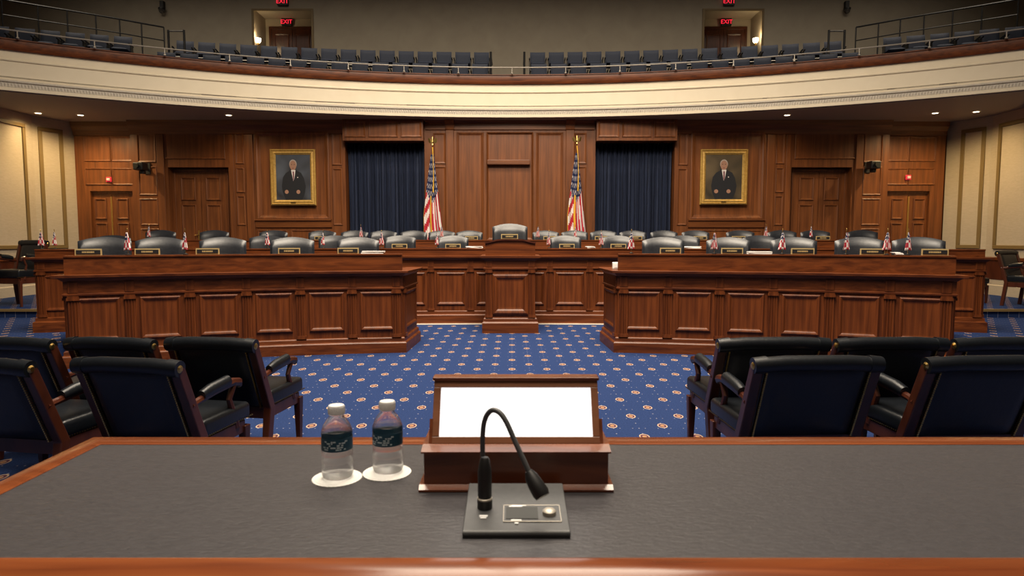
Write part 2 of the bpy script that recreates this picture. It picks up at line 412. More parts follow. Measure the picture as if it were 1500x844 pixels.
# ---- cream side walls under the balcony
def side_wall(s):
    nm = 'wall_left' if s < 0 else 'wall_right'
    a, b = (s * 11.2, 15.36), (s * 10.78, 16.3)
    pts = [(s * 11.2, -4), a, b] if s < 0 else [b, a, (s * 11.2, -4)]
    g = G().sweep(pts, [(0, 0), (0, SOF), (-.2, SOF), (-.2, 0)]); o = struct(mk(nm, g, 'side_cream'))
    # the inside normal: sweep's right-hand side is into the room for these orders
    z0, z1 = 1.22, 4.08
    def gold_frame(p0, p1):
        p0, p1 = Vector(p0), Vector(p1); d = (p1 - p0); ln = d.length; ang = math.atan2(d.y, d.x)
        gg = G(); w_ = .085
        for (x0, x1, q0, q1) in ((0, ln, z0, z0 + w_), (0, ln, z1 - w_, z1), (0, w_, z0 + w_, z1 - w_), (ln - w_, ln, z0 + w_, z1 - w_)):
            gg.box(x0, x1, -.035, .01, q0, q1)
        f = mk('panel_moulding', gg, 'gold_trim', o, bevel=.008); f.location = (p0.x, p0.y, 0); f.rotation_euler = (0, 0, ang)
    if s < 0:
        gold_frame((-11.2, 11.0), (-11.2, 15.12)); gold_frame((-11.2, 6.5), (-11.2, 10.6))
        ua = Vector(b) - Vector(a); gold_frame(Vector(a) + ua * .12, Vector(a) + ua * .66)
    else:
        gold_frame((11.2, 15.12), (11.2, 11.0)); gold_frame((11.2, 10.6), (11.2, 6.5))
        ua = Vector(a) - Vector(b); gold_frame(Vector(b) + ua * .34, Vector(b) + ua * .88)
    gg = G().sweep(pts, [(.0, .95), (.03, .96), (.03, 1.02), (.0, 1.03)]); mk('chair_rail', gg, 'wood_h', o)
    gg = G().sweep(pts, [(.0, PLZ + .36), (.006, PLZ + .36), (.006, .95), (0, .95)]); mk('dado', gg, 'dark_wood', o)
    gg = G().sweep(pts, [(.0, PLZ), (.02, PLZ), (.02, PLZ + .22), (.0, PLZ + .24)]); mk('baseboard', gg, 'side_cream', o)
side_wall(-1); side_wall(1)

# ================================================================== BALCONY
DC = 15.72; RB = 18.5; CYB = DC - RB
def barc(R, x0, x1, n=48, cy=CYB):
    a0, a1 = math.asin(x0 / R), math.asin(x1 / R)
    return [(R * math.sin(a0 + (a1 - a0) * i / n), cy + R * math.cos(a0 + (a1 - a0) * i / n)) for i in range(n + 1)]
path = barc(RB, -13.2, 13.2, 72)
def bz(py): return at_y(747, py, DC).z
zb, zc, zs_, zr, zt = bz(172.5), bz(160), bz(135), bz(123.5), bz(110)
bal = struct(mk('wall_balcony', G().sweep(path, [(0, zc), (0, zs_), (-.02, zs_ + .02), (-.02, zr), (-.3, zr), (-.3, zc)]), 'cream', smooth=True))
mk('band_moulding', G().sweep(path, [(0, zs_ - .03), (.025, zs_ - .02), (.03, zs_), (.0, zs_ + .025)]), 'cream', bal, smooth=True)
mk('bead', G().sweep(path, [(0, zc), (.03, zc), (.035, zc + .03), (0, zc + .05)]), 'cream', bal, smooth=True)
mk('cornice', G().sweep(path, [(-.3, zb + .06), (.015, zb + .06), (.02, zc - .04), (.05, zc - .03), (.05, zc), (-.3, zc)]), 'stone', bal, smooth=True)
mk('cornice_fillet', G().sweep(path, [(-.3, zb), (.05, zb), (.055, zb + .05), (.015, zb + .065), (-.3, zb + .06)]), 'cream', bal, smooth=True)
# carved leaf pieces on the cornice
leaf = G(); 
for i in range(520):
    a = math.asin(-12.6 / RB) + (2 * math.asin(12.6 / RB)) * i / 519
    d = Vector((math.sin(a), math.cos(a))); t = Vector((d.y, -d.x)); p = Vector((0, CYB)) + d * (RB - .018)
    hw = .022; z0, z1 = zb + .07, zc - .045
    q = [p - t * hw, p + t * hw]; o_ = p - d * .018
    leaf.add([(q[0].x, q[0].y, z0), (q[1].x, q[1].y, z0), (q[1].x, q[1].y, z1), (q[0].x, q[0].y, z1), (o_.x, o_.y, (z0 + z1) / 2)], [(0, 1, 4), (1, 2, 4), (2, 3, 4), (3, 0, 4)])
lo = mk('leaf_carving', leaf, 'stone', bal); lo['kind'] = 'stuff'
mk('rail_cap', G().sweep(path, [(-.32, zr), (.03, zr), (.05, zr + .04), (.04, zt - .03), (.06, zt - .02), (.06, zt), (-.32, zt)]), 'wood_h', bal, smooth=True)
# soffit and slab
g = G(); n = len(path)
v = [(x, y, z) for z in (SOF, SOF + .3) for (x, y) in path] + [(x, 22.2, z) for z in (SOF, SOF + .3) for (x, y) in path]
f = [(i, i + 1, 2 * n + i + 1, 2 * n + i) for i in range(n - 1)] + [(n + i, n + i + 1, 3 * n + i + 1, 3 * n + i) for i in range(n - 1)]
f += [(i, i + 1, n + i + 1, n + i) for i in range(n - 1)]
g.add(v, f)
for s in (-1, 1):
    xs = sorted((s * 13.0, s * 17)); g.box(xs[0], xs[1], -4, 22.2, SOF, SOF + .3)
    xs = sorted((s * 11.2, s * 13.2)); g.box(xs[0], xs[1], -4, 10.0, SOF, SOF + .3)
soff = struct(mk('ceiling_soffit', g, 'soffit', fix=False))
# front handrail
rail = thing('balcony_handrail', 'thin steel handrail running along the curved wooden balcony cap', 'railing', (0, DC, zt))
pr = barc(RB - .13, -12.9, 12.9, 72)
mk('rail', G().tube([(x, y - DC, .14) for x, y in pr], .014, 6), 'steel', rail)
post0 = None
for i in range(21):
    a = -0.72 + 1.44 * (i + .5) / 21
    x, y = (RB - .13) * math.sin(a), CYB + (RB - .13) * math.cos(a)
    if post0 is None:
        g = G().lathe([(.028, 0), (.028, .015), (.011, .025), (.011, .14)], seg=8); post0 = mk('post', g, 'steel', rail); post0.location = (x, y - DC, 0)
    else: inst('post', post0, rail, (x, y - DC, 0))
# stepped gallery floor
RS = 38.0
def sarc(D, x0, x1, n=40): return barc(RS + (D - 19.6), x0, x1, n, 19.6 - RS)
ZF = [at_y(720, 95, 18.6).z - .84, at_y(720, 77, 19.6).z - .86]
st = struct(mk('floor_balcony', G().sweep(sarc(18.0, -16.9, 16.9), [(0, SOF + .3), (0, ZF[0]), (-.99, ZF[0]), (-.99, SOF + .3)]), 'seat_blue'))
mk('step', G().sweep(sarc(19.0, -16.9, 16.9), [(0, SOF + .3), (0, ZF[1]), (-2.9, ZF[1]), (-2.9, SOF + .3)]), 'seat_blue', st)
# seats
def make_seat():
    t = thing('gallery_chair', 'x', 'chair')
    mk('backrest', G().pillow(lambda u, v, s: (u * .222, s + .02 * (1 - u * u) + (v + 1) * .05, .62 + v * .26), 8, 8, .045, 6), 'seat_blue', t, smooth=True)
    mk('seat_cushion', G().pillow(lambda u, v, s: (u * .21, -.22 + v * .2, .42 + s), 6, 6, .055, 5), 'seat_blue', t, smooth=True)
    for s in (-1, 1):
        g = G(); g.box(s * .243 - .016, s * .243 + .016, -.32, .06, .58, .615); g.box(s * .243 - .012, s * .243 + .012, -.2, .02, 0, .58); mk('armrest', g, 'black', t, bevel=.006)
    return t
seat0 = make_seat(); first = True
NTH = ['first', 'second', 'third', 'fourth', 'fifth', 'sixth', 'seventh', 'eighth', 'ninth', 'tenth', 'eleventh', 'twelfth', 'thirteenth', 'fourteenth', 'fifteenth', 'sixteenth', 'seventeenth', 'eighteenth']
BL = [('outer block, blue-portrait side', -15.6, -10.3), ('long block, blue-portrait side', -9.35, -.62),
      ('long block, brown-portrait side', .48, 9.2), ('outer block, brown-portrait side', 10.1, 15.4)]
for bn, xa, xb in BL:
    for row, (D, z) in enumerate(((18.55, ZF[0]), (19.55, ZF[1]))):
        R = RS + D - 19.6; a0, a1 = math.asin(xa / R), math.asin(xb / R); n = int(round((xb - xa) / .535))
        for i in range(n):
            a = a0 + (a1 - a0) * (i + .5) / n; x, y = R * math.sin(a), 19.6 - RS + R * math.cos(a)
            k_ = i if xa > 0 else n - 1 - i
            lab = '%s-row navy balcony chair, %s, %s from the %s aisle' % (('front', 'rear')[row], bn, NTH[k_], 'centre' if 'long' in bn else 'side')
            if first: r = seat0; first = False; r.location = (x, y, z); r.rotation_euler = (0, 0, -a); r['label'] = lab
            else: r = dup(seat0, (x, y, z), -a, lab)
            r['group'] = 'balcony chairs, %s row, %s' % (('front', 'rear')[row], bn)
    R = RS - .5
    a0, a1 = math.asin(xa / R), math.asin(xb / R); D0 = 19.6 - RS
    rl = thing('row_rail', 'slim steel rail between balcony chair rows, %s' % bn, 'railing', (0, 19.0, ZF[1]))
    pts = [(R * math.sin(a0 + (a1 - a0) * i / 16), D0 + R * math.cos(a0 + (a1 - a0) * i / 16) - 19.0, .30) for i in range(17)]
    mk('rail', G().tube(pts, .014, 6), 'steel', rl)
    for i in (0, 4, 8, 12, 16): mk('post', G().tube([(pts[i][0], pts[i][1], 0), pts[i]], .014, 6), 'steel', rl)
# aisle guard rails (dark posts with bars)
def guard(px, label, wide):
    p = at_y(px, 110, 17.8); g0 = thing('aisle_guard_rail', label, 'railing', (p.x, 17.8, ZF[0]))
    zt_ = at_y(px, 44 if wide else 76, 17.8).z - ZF[0]
    for dx in ((0, .42) if wide else (0,)):
        mk('post', G().tube([(dx, 0, -.0), (dx, 0, zt_)], .03, 8), 'black', g0)
    mk('bar', G().tube([(0, 0, zt_ - .03), (.42 if wide else 0, .0 if wide else 1.2, zt_ - .03)], .018, 6), 'black', g0)
    mk('bar', G().tube([(0, 0, zt_ * .6), (.42 if wide else 0, .0 if wide else 1.2, zt_ * .6)], .014, 6), 'black', g0)
guard(249, 'tall dark aisle guard rail in the balcony over the blue-portrait side', True)
guard(1212, 'tall dark aisle guard rail in the balcony over the brown-portrait side', True)
guard(719, 'short dark rail post ending the long seat block over the blue-portrait side', False)
guard(768, 'short dark rail post ending the long seat block over the brown-portrait side', False)
for s, nm in ((-1, 'blue'), (1, 'brown')):                           # long guard rail behind the outer block
    w0 = [at_z(p if s < 0 else 1494 - p, q, 7.9) for p, q in ((2, -1), (55, 8), (98, 15), (140, 22), (175, 28), (207, 34), (240, 40))]
    o0 = w0[3]; g0 = thing('gallery_back_rail', 'long dark double rail behind the outer balcony chairs, %s-portrait side' % nm, 'railing', (o0.x, o0.y, ZF[1]))
    pts = [(p.x - o0.x, p.y - o0.y, 7.9 - ZF[1]) for p in w0]
    mk('rail', G().tube(pts, .025, 6), 'black', g0); mk('rail', G().tube([(a, b, c - .4) for a, b, c in pts], .018, 6), 'black', g0)
    for p in pts: mk('post', G().tube([(p[0], p[1], 0), p], .02, 6), 'black', g0)
# rear gallery wall with two alcoves
RY = 22.0
def rx(px): return at_y(px, 60, RY).x
def rzz(py): return at_y(747, py, RY).z
gw = struct(mk('wall_gallery', G().box(rx(460), rx(1028), RY, RY + .2, SOF, UP), 'grey_wall'))
for q in (0, 1):
    f = (lambda p: p) if q == 0 else (lambda p: 1488 - p)
    xo, xi = rx(f(370)), rx(f(460)); s = -1 if q == 0 else 1
    mk('wall_piece', G().box(min(xo, s * 17), max(xo, s * 17), RY, RY + .2, SOF, UP), 'grey_wall', gw)
    x0, x1 = sorted((xo, xi))
    mk('wall_piece', G().box(x0, x1, RY, RY + .2, rzz(13), UP), 'grey_wall', gw)
    mk('alcove', G().box(x0 - .1, x0, RY + .2, RY + 1.3, SOF, rzz(8)).box(x1, x1 + .1, RY + .2, RY + 1.3, SOF, rzz(8)).box(x0, x1, RY + 1.2, RY + 1.3, SOF, rzz(8)).box(x0, x1, RY + .2, RY + 1.2, rzz(10), rzz(8)), 'grey_wall', gw)
    # trim round the opening
    t_ = .07; zt2 = rzz(13)
    mk('alcove_trim', G().box(x0, x0 + t_, RY - .03, RY, ZF[1], zt2).box(x1 - t_, x1, RY - .03, RY, ZF[1], zt2).box(x0 + t_, x1 - t_, RY - .03, RY, zt2 - t_, zt2), 'gold_trim', gw)
    dn = bpy.data.objects.new('door_%d' % (5 + q), None); COL.objects.link(dn); struct(dn); dn.location = ((x0 + x1) / 2 + .08 * s, RY + 1.16, ZF[1])
    zd = at_y(420, 43, RY + 1.16).z - ZF[1]
    for k in (-1, 1):
        a, b = sorted((k * .006, k * .72)); lf = mk('door_leaf', G().box(a, b, 0, .04, 0, zd), 'dark_wood', dn)
        panel(lf, (k * .36, 0, zd * .73), .5, zd * .42, 'dark_wood'); panel(lf, (k * .36, 0, zd * .26), .5, zd * .38, 'dark_wood')
    mk('door_frame', G().box(-.8, -.72, -.03, .04, 0, zd + .08).box(.72, .8, -.03, .04, 0, zd + .08).box(-.72, .72, -.03, .04, zd, zd + .08), 'dark_wood', dn)
    nm = ('blue', 'brown')[q]
    # exit signs
    for (px, py, yy, lab) in ((414 if q == 0 else 1068, 2, RY - .06, 'red exit sign on gallery wall above the alcove, %s-portrait side'), (420 if q == 0 else 1064, 32, RY + 1.12, 'red exit sign over the balcony door in the alcove, %s-portrait side')):
        p = at_y(px, py, yy); e = thing('exit_sign', lab % nm, 'sign', (p.x, yy, p.z - .13))
        mk('housing', G().box(-.18, .18, -.03, .06, 0, .26), 'black', e, bevel=.01)
        c = bpy.data.curves.new('exit', 'FONT'); c.body = 'EXIT'; c.size = .2; c.extrude = .004; c.align_x = 'CENTER'
        to = bpy.data.objects.new('tmp', c); COL.objects.link(to); dg = bpy.context.evaluated_depsgraph_get(); dg.update()
        me = bpy.data.meshes.new_from_object(to.evaluated_get(dg)); bpy.data.objects.remove(to)
        me.materials.clear(); me.materials.append(M['exit'])
        lt = bpy.data.objects.new('lettering', me); COL.objects.link(lt); lt.parent = e; lt.location = (0, -.035, .06); lt.rotation_euler = (PI / 2, 0, 0)
    # glowing sconce on the alcove's outer jamb
    p = at_y(379 if q == 0 else 1106, 61, RY + .3)
    sc = thing('wall_sconce', 'glowing wall sconce inside the balcony alcove, %s-portrait side' % nm, 'lamp', (p.x, RY + .25, p.z))
    mk('bracket', G().box(-.03, .03, -.02, .06, -.12, -.06).tube([(0, 0, -.1), (0, 0, -.05)], .02), 'brass', sc)
    mk('shade', G().lathe([(.05, -.06), (.09, 0), (.10, .09), (.07, .10)], seg=14), 'bulb', sc, smooth=True)
    ld = bpy.data.lights.new('sconce_light', 'POINT'); ld.energy = 14; ld.color = (1, .75, .42); ld.shadow_soft_size = .1
    lo = bpy.data.objects.new('sconce_light', ld); COL.objects.link(lo); lo.parent = sc; lo.location = (0, -.15, .16)
    p = at_y(237 if q == 0 else 1241, 15, RY - .12)
    dc = thing('dome_camera', 'small glass dome camera on the gallery wall, %s-portrait side' % nm, 'camera', (p.x, RY - .12, p.z))
    mk('mount', G().box(-.06, .06, -.02, .12, .06, .3).lathe([(.11, .02), (.11, .07), (.06, .09)], seg=16), 'black', dc)
    mk('dome', G().lathe([(.1, .02), (.095, -.03), (.07, -.08), (.02, -.11)], seg=16), 'glass', dc, smooth=True)

# ---- downlights in the soffit
for i, (px, py, en, sid) in enumerate(((118, 168, 140, 'over the low doors, blue-portrait side'), (335, 168, 16, 'near the tall doors, blue-portrait side'), (56, 165, 42, 'beside the cream pilaster, blue-portrait side'),
                              (1370, 165, 140, 'over the low doors, brown-portrait side'), (1153, 168, 16, 'near the tall doors, brown-portrait side'), (1430, 163, 42, 'beside the cream pilaster, brown-portrait side'))):
    p = at_z(px, py, SOF)
    if abs(p.x) > 10.9: p.x = math.copysign(10.8, p.x)
    p.y = min(p.y, 15.75)
    dl = thing('recessed_downlight', 'small warm round soffit downlight ' + sid, 'lamp', (p.x, p.y, SOF))
    mk('trim_ring', G().lathe([(.09, 0), (.09, -.012), (.065, -.014)], seg=20), 'cream', dl)
    mk('lens', G().lathe([(.06, -.012), (.06, -.018)], seg=20), 'bulb', dl)
    ld = bpy.data.lights.new('downlight', 'SPOT'); ld.energy = en * 2.6; ld.color = (1, .72, .36); ld.spot_size = 2.75; ld.spot_blend = .9; ld.shadow_soft_size = .07
    lo = bpy.data.objects.new('downlight', ld); COL.objects.link(lo); lo.parent = dl; lo.location = (0, 0, -.03)

# ================================================================== DAIS DESKS
def seg_info(path, i):
    a, b = Vector(path[i]), Vector(path[i + 1]); d = b - a; return a, b, d.length, math.atan2(d.y, d.x)
def fluted(w_, out, z0, z1):
    n = 3; poly = [(-w_ / 2, 0), (-w_ / 2, -out)]; st_ = w_ / (n * 2 + 1)
    for i in range(n):
        x = -w_ / 2 + st_ * (1 + 2 * i); poly += [(x, -out), (x + st_ * .3, -out + .009), (x + st_ * .7, -out + .009), (x + st_, -out)]
    poly += [(w_ / 2, -out), (w_ / 2, 0)]
    g = G().prism(poly, z0 + .04, z1 - .05); g.box(-w_ / 2 - .01, w_ / 2 + .01, -out - .01, 0, z0, z0 + .04); g.box(-w_ / 2 - .012, w_ / 2 + .012, -out - .014, 0, z1 - .05, z1 - .02); g.box(-w_ / 2 - .006, w_ / 2 + .006, -out - .006, 0, z1 - .02, z1)
    return g
def desk(name, label, core, S, before=None, after=None, panels=True, para=None):
    """core: path vertices (pilaster at each); before/after: extra return points; S: heights"""
    org = core[len(core) // 2]; t = thing(name, label, 'desk', (org[0], org[1], S.get('z0', 0)))
    z0 = S.get('z0', 0)
    loc = lambda P: [(x - org[0], y - org[1]) for x, y in P]
    full = ([before] if before else []) + list(core) + ([after] if after else [])
    P = loc(full); C = loc(core)
    mk('body', G().sweep(P, [(0, 0), (0, S['ledge'] - .02), (-.1, S['ledge'] - .02), (-.1, 0)]), 'wood_v', t)
    mk('baseboard', G().sweep(P, [(0, 0), (.055, 0), (.055, S['b1']), (.045, S['b1'] + .012), (.03, S['b1'] + .02), (.028, S['b2'] - .015), (.018, S['b2'] - .005), (0, S['b2'])]), 'wood_h', t)
    mk('frieze', G().sweep(P, [(0, S['fr']), (.022, S['fr'] + .005), (.024, S['fr'] + .022), (.012, S['fr'] + .03), (.012, S['ledge'] - .07), (0, S['ledge'] - .07)]), 'wood_h', t)
    mk('ledge', G().sweep(P, [(0, S['ledge'] - .075), (.02, S['ledge'] - .07), (.05, S['ledge'] - .035), (.085, S['ledge'] - .03), (.09, S['ledge'] - .004), (.08, S['ledge']), (-.14, S['ledge']), (-.14, S['ledge'] - .03), (0, S['ledge'] - .03)]), 'wood_h', t)
    pc = loc(para) if para else C
    mk('parapet', G().sweep(pc, [(0, S['ledge']), (0, S['top'] - .022), (.014, S['top'] - .018), (.014, S['top']), (-.16, S['top']), (-.16, S['ledge'])]), 'wood_h', t)
    mk('worktop', G().sweep(C, [(-.1, S['ledge'] - .16), (-.1, S['ledge'] - .12), (-.44, S['ledge'] - .12), (-.44, S['ledge'] - .16)]), 'wood_h', t)
    if panels:
        fm = None
        for i in range(len(P) - 1):
            a, b, ln, ang = seg_info(P, i); mid = (a + b) / 2
            if ln < .3: continue
            wdt = ln - .2
            panel(t, (mid.x, mid.y, (S['p0'] + S['p1']) / 2), wdt, S['p1'] - S['p0'], 'wood_v', ang, lip=.024, band=.055)
        for i in range(len(C)):
            j = i + (1 if before else 0)
            if 0 < j < len(P) - 1: a = seg_info(P, j - 1)[3]; b = seg_info(P, j)[3]
            elif j == 0: a = b = seg_info(P, 0)[3]
            else: a = b = seg_info(P, j - 1)[3]
            ends = []
            if abs(a - b) > .6:                 # a corner: one pilaster on each face
                dirs = [(a, -.075), (b, .075)]
            else: dirs = [((a + b) / 2, .07 if j == 0 else (-.07 if j == len(P) - 1 else 0))]
            for ang, off in dirs:
                if fm is None: o = mk('pilaster', fluted(.1, .028, S['b2'], S['fr']), 'wood_v', t); fm = o
                else: o = inst('pilaster', fm, t)
                o.location = (C[i][0] + math.cos(ang) * off, C[i][1] + math.sin(ang) * off, 0); o.rotation_euler = (0, 0, ang)
                r = G().box(-.05, .05, -.024, 0, S['fr'] + .03, S['ledge'] - .075).lathe([(.0, 0), (.028, 0), (.028, .006), (.0, .012)], seg=8) if False else G().box(-.05, .05, -.022, 0, S['fr'] + .03, S['ledge'] - .075)
                q = mk('frieze_block', r, 'wood_v', t, bevel=.006); q.location = o.location; q.rotation_euler = (0, 0, ang)
    return t
WING = dict(b1=.125, b2=.20, p0=.29, p1=.78, fr=.81, ledge=1.05, top=1.262)
MID = dict(b1=.155, b2=.235, p0=.33, p1=.88, fr=.94, ledge=1.165, top=1.29)
wc = arc_pts((-4.98, 7.2), (-3.12, 7.93), (-1.40, 8.25), 6)
wingL = wc; wingR = [(-x - .05, y) for x, y in reversed(wc)]
desk('wing_desk', 'panelled mahogany front wing desk on the blue-portrait side', wingL, WING, (-5.03, 7.5), (-1.36, 9.2))
desk('wing_desk', 'panelled mahogany front wing desk on the brown-portrait side', wingR, WING, (1.31, 9.2), (4.98, 7.5))
mid = arc_pts((-7.35, 10.0), (-.03, 11.02), (7.29, 10.0), 22)
desk('long_desk', 'long curved mahogany middle desk passing behind the podium', mid, MID, (-7.40, 10.3), (7.34, 10.3))
g = G().sweep(mid[8:15], [(.055, 0), (.075, 0), (.075, .018), (.055, .018)]); fl = mk('floor_strip', g, 'cream'); tag(fl, 'thin pale strip on carpet along the foot of the middle desk', 'trim')
REAR = dict(b1=.1, b2=.15, p0=.3, p1=.6, fr=.68, ledge=.86, top=1.01, z0=.42)
rear = arc_pts((-7.7, 12.45), (-.03, 13.3), (7.64, 12.45), 20)
desk('long_desk', 'rearmost curved mahogany desk below the wall panelling', rear, REAR, panels=False)
# raised floors that carry the dais chairs
def longer(P, e0, e1):
    a, b = Vector(P[0]), Vector(P[1]); c, d = Vector(P[-1]), Vector(P[-2])
    return [tuple(a + (a - b).normalized() * e0)] + list(P[1:-1]) + [tuple(c + (c - d).normalized() * e1)]
for pth in (longer(wingL, .3, 0), longer(wingR, 0, .3)):
    struct(mk('floor_wing_platform', G().sweep(pth, [(-.101, 0), (-.101, .26), (-1.03, .26), (-1.03, 0)]), 'carpet'))
struct(mk('floor_middle_platform', G().sweep(mid, [(-.101, 0), (-.101, .30), (-1.32, .30), (-1.32, 0)]), 'carpet'))
struct(mk('floor_rear_dais', G().sweep(rear, [(.10, 0), (.10, .42), (-2.55, .42), (-2.55, 0)]).box(-7.8, 7.8, 15.2, 15.99, 0, .419), 'carpet'))
# podium
PY = 9.95
px0 = at_y(711, 400, PY).x; px1 = at_y(784, 400, PY).x; pw = (px1 - px0) / 2
pod = thing('podium', 'tall panelled mahogany podium at the centre of the middle desk', 'podium', ((px0 + px1) / 2, PY, 0))
PP = [(-pw, .9), (-pw, 0), (pw, 0), (pw, .9)]
mk('body', G().box(-pw, pw, 0, .9, 0, 1.15), 'wood_v', pod)
mk('baseboard', G().sweep(PP, [(0, 0), (.05, 0), (.05, .155), (.04, .17), (.028, .18), (.028, .22), (.015, .235), (0, .24)]), 'wood_h', pod)
mk('frieze', G().sweep(PP, [(0, .98), (.026, .985), (.028, 1.005), (.01, 1.015), (.01, 1.12), (0, 1.12)]), 'wood_h', pod)
mk('ledge', G().sweep(PP, [(0, 1.115), (.02, 1.12), (.05, 1.155), (.075, 1.16), (.08, 1.19), (0, 1.195)]), 'wood_h', pod)
arch = [(-pw, 1.19), (pw, 1.19), (pw, 1.385)] + [(pw * (1 - i / 8), 1.385 + .045 * (.5 - .5 * math.cos(PI * min(1, i / 5)))) for i in range(1, 9)] + [(-pw * (i / 8), 1.385 + .045 * (.5 - .5 * math.cos(PI * min(1, (8 - i) / 5)))) for i in range(1, 9)]
mk('arched_front', G().prism(arch, 0, .06, 'y'), 'wood_h', pod)
top_ = [(x, z) for x, z in arch[2:]]
g = G(); v = []
for x, z in top_:
    for (yy, zz) in ((-.025, z - .005), (-.025, z + .018), (.14, z + .018), (.14, z - .005)): v.append((x * 1.03, yy, zz))
k = len(top_); g.add(v, [(i * 4 + j, i * 4 + (j + 1) % 4, (i + 1) * 4 + (j + 1) % 4, (i + 1) * 4 + j) for i in range(k - 1) for j in range(4)] + [(3, 2, 1, 0), tuple((k - 1) * 4 + j for j in range(4))])
mk('top_cap', g, 'dark_wood', pod)
panel(pod, (0, 0, .60), pw * 2 - .22, .62, 'wood_v', lip=.035, band=.1)
for s in (-1, 1):
    o = mk('pilaster', fluted(.09, .025, .24, .98), 'wood_v', pod); o.location = (s * (pw - .055), 0, 0)
    o = mk('frieze_block', G().box(-.05, .05, -.022, 0, 1.015, 1.115), 'wood_v', pod, bevel=.006); o.location = (s * (pw - .055), 0, 0)

# ================================================================== DAIS CHAIRS
def make_dais_chair(w_=.58, hb=.72):
    t = thing('dais_chair', 'x', 'chair')
    def back(u, v, s):
        arch_ = .055 * (1 - u * u) * max(0, v) ** 2
        wd = w_ / 2 * (1 - .05 * max(0, -v))
        return (u * wd, s - .07 * (1 - u * u) * -1 + .05 * v - .06, .50 + (v + 1) * hb / 2 - .06 + arch_)
    mk('backrest', G().pillow(back, 18, 14, .065, 7), 'black_leather', t, smooth=True)
    mk('seat', G().pillow(lambda u, v, s: (u * .25, -.30 + v * .27, .46 + s), 8, 8, .065, 5), 'black_leather', t, smooth=True)
    for sd in (-1, 1):
        a = mk('armrest', G().tube([(sd * .26, 0, .50), (sd * .265, -.06, .66), (sd * .265, -.4, .66), (sd * .26, -.46, .60), (sd * .25, -.40, .46)], .022, 8), 'dark_wood', t, smooth=True)
        mk('arm_pad', G().pillow(lambda u, v, s: (sd * .262 + v * .03, -.23 + u * .15, .685 + s), 6, 4, .022, 4), 'black_leather', a, smooth=True)
    mk('gas_column', G().lathe([(.035, .08), (.035, .28), (.05, .30), (.05, .41)], (0, -.26, 0), 12), 'black', t)
    for k in range(5):
        a = k * 2 * PI / 5
        lg = mk('base_leg', G().tube([(0, -.26, .12), (.25 * math.cos(a), -.26 + .25 * math.sin(a), .07)], [.03, .018], 8), 'dark_wood', t)
        mk('caster', G().lathe([(.0, 0), (.03, .005), (.03, .05), (0, .055)], (.25 * math.cos(a), -.26 + .25 * math.sin(a), 0), 10), 'black', lg)
    return t
chair0 = make_dais_chair(); chair_used = [False]
def place_chair(p, rz, lab, grp, sc=1):
    if not chair_used[0]: chair_used[0] = True; r = chair0; r.location = p; r.rotation_euler = (0, 0, rz); r['label'] = lab; r['group'] = grp
    else: r = dup(chair0, p, rz, lab, grp)
    r.scale = (sc, sc, 1); return r
ORD = ['nearest the podium', 'second from the podium', 'third from the podium', 'fourth from the podium', 'fifth from the podium', 'sixth from the podium', 'seventh from the podium', 'eighth from the podium', 'ninth from the podium', 'tenth from the podium']
def side(px): return 'blue-portrait side' if px < CX else 'brown-portrait side'
def ray_path(px, path, back):
    """plan point where the vertical plane through this pixel column crosses the path shifted back"""
    k = (px - 750) / F / cp; best = None; n = len(path) - 1
    for i in range(n):
        a, b, ln, ang = seg_info(path, i); nrm = Vector((-(b - a).y, (b - a).x)).normalized()
        a2, b2 = a + nrm * back, b + nrm * back
        fa, fb = a2.x - k * a2.y, b2.x - k * b2.y
        t = fa / (fa - fb) if abs(fa - fb) > 1e-9 else 0
        miss = max(0, -t, t - 1)
        if best is None or miss < best[0]: p = a2 + (b2 - a2) * t; best = (miss, p.x, p.y, ang)
    return best[1:]
def chair_row(pxs, path, back, ztop, label):
    for sd in (-1, 1):
        pp = sorted([p for p in pxs if (p - CX) * sd > 0], key=lambda p: abs(p - CX))
        for i, px in enumerate(pp):
            r = ray_path(px, path, back)
            place_chair((r[0], r[1], ztop - 1.19), r[2], 'black leather chair behind %s, %s, %s' % (label, side(px), ORD[i]), 'leather chairs behind ' + label)
WL = [157, 238, 329, 430, 526]; WR = [970, 1065, 1160, 1256, 1342]
chair_row(WL, wingL, .98, 1.45, 'front wing desk'); chair_row(WR, wingR, .98, 1.45, 'front wing desk')
chair_row([168, 392, 492, 587, 664, 828, 903, 1000, 1110], mid, 1.15, 1.49, 'middle desk')
chair_row([239, 317, 403, 474, 521, 563, 607, 648, 688, 799, 841, 883, 926, 971, 1017, 1082, 1143, 1191, 1260], rear, .95, 1.61, 'rearmost desk')
pc = at_y(747, 340, 11.95)
r = place_chair((pc.x, 12.06, .30), 0, 'large black leather chair rising behind the podium', 'x', 1.12)
r.scale = (1.12, 1.12, 1.18); del r['group']

# ---- nameplates, desk flags, papers on the desks
def make_plate():
    t = thing('nameplate', 'x', 'nameplate')
    mk('frame', G().sweep([(-.13, -.0), (.13, -.0)], [(.0, 0), (.0, .075), (-.02, .075), (-.035, 0)]), 'plate_gold', t)
    mk('plate', G().box(-.117, .117, -.0065, .0, .014, .061), 'black', t)
    g = G(); rr = random.Random(3)
    x = -.06
    while x < .06:
        w_ = rr.uniform(.006, .011); g.box(x, x + w_, -.0085, -.0065, .028, .047); x += w_ + rr.uniform(.002, .005)
    mk('lettering', g, 'plate_gold', t); return t
plate0 = make_plate(); used_p = [False]
def put_plate(px, path, back, z, lab, grp):
    r = ray_path(px, path, back)
    if not used_p[0]: used_p[0] = True; o = plate0; o.location = (r[0], r[1], z); o.rotation_euler = (0, 0, r[2]); o['label'] = lab; o['group'] = grp
    else: dup(plate0, (r[0], r[1], z), r[2], lab, grp)
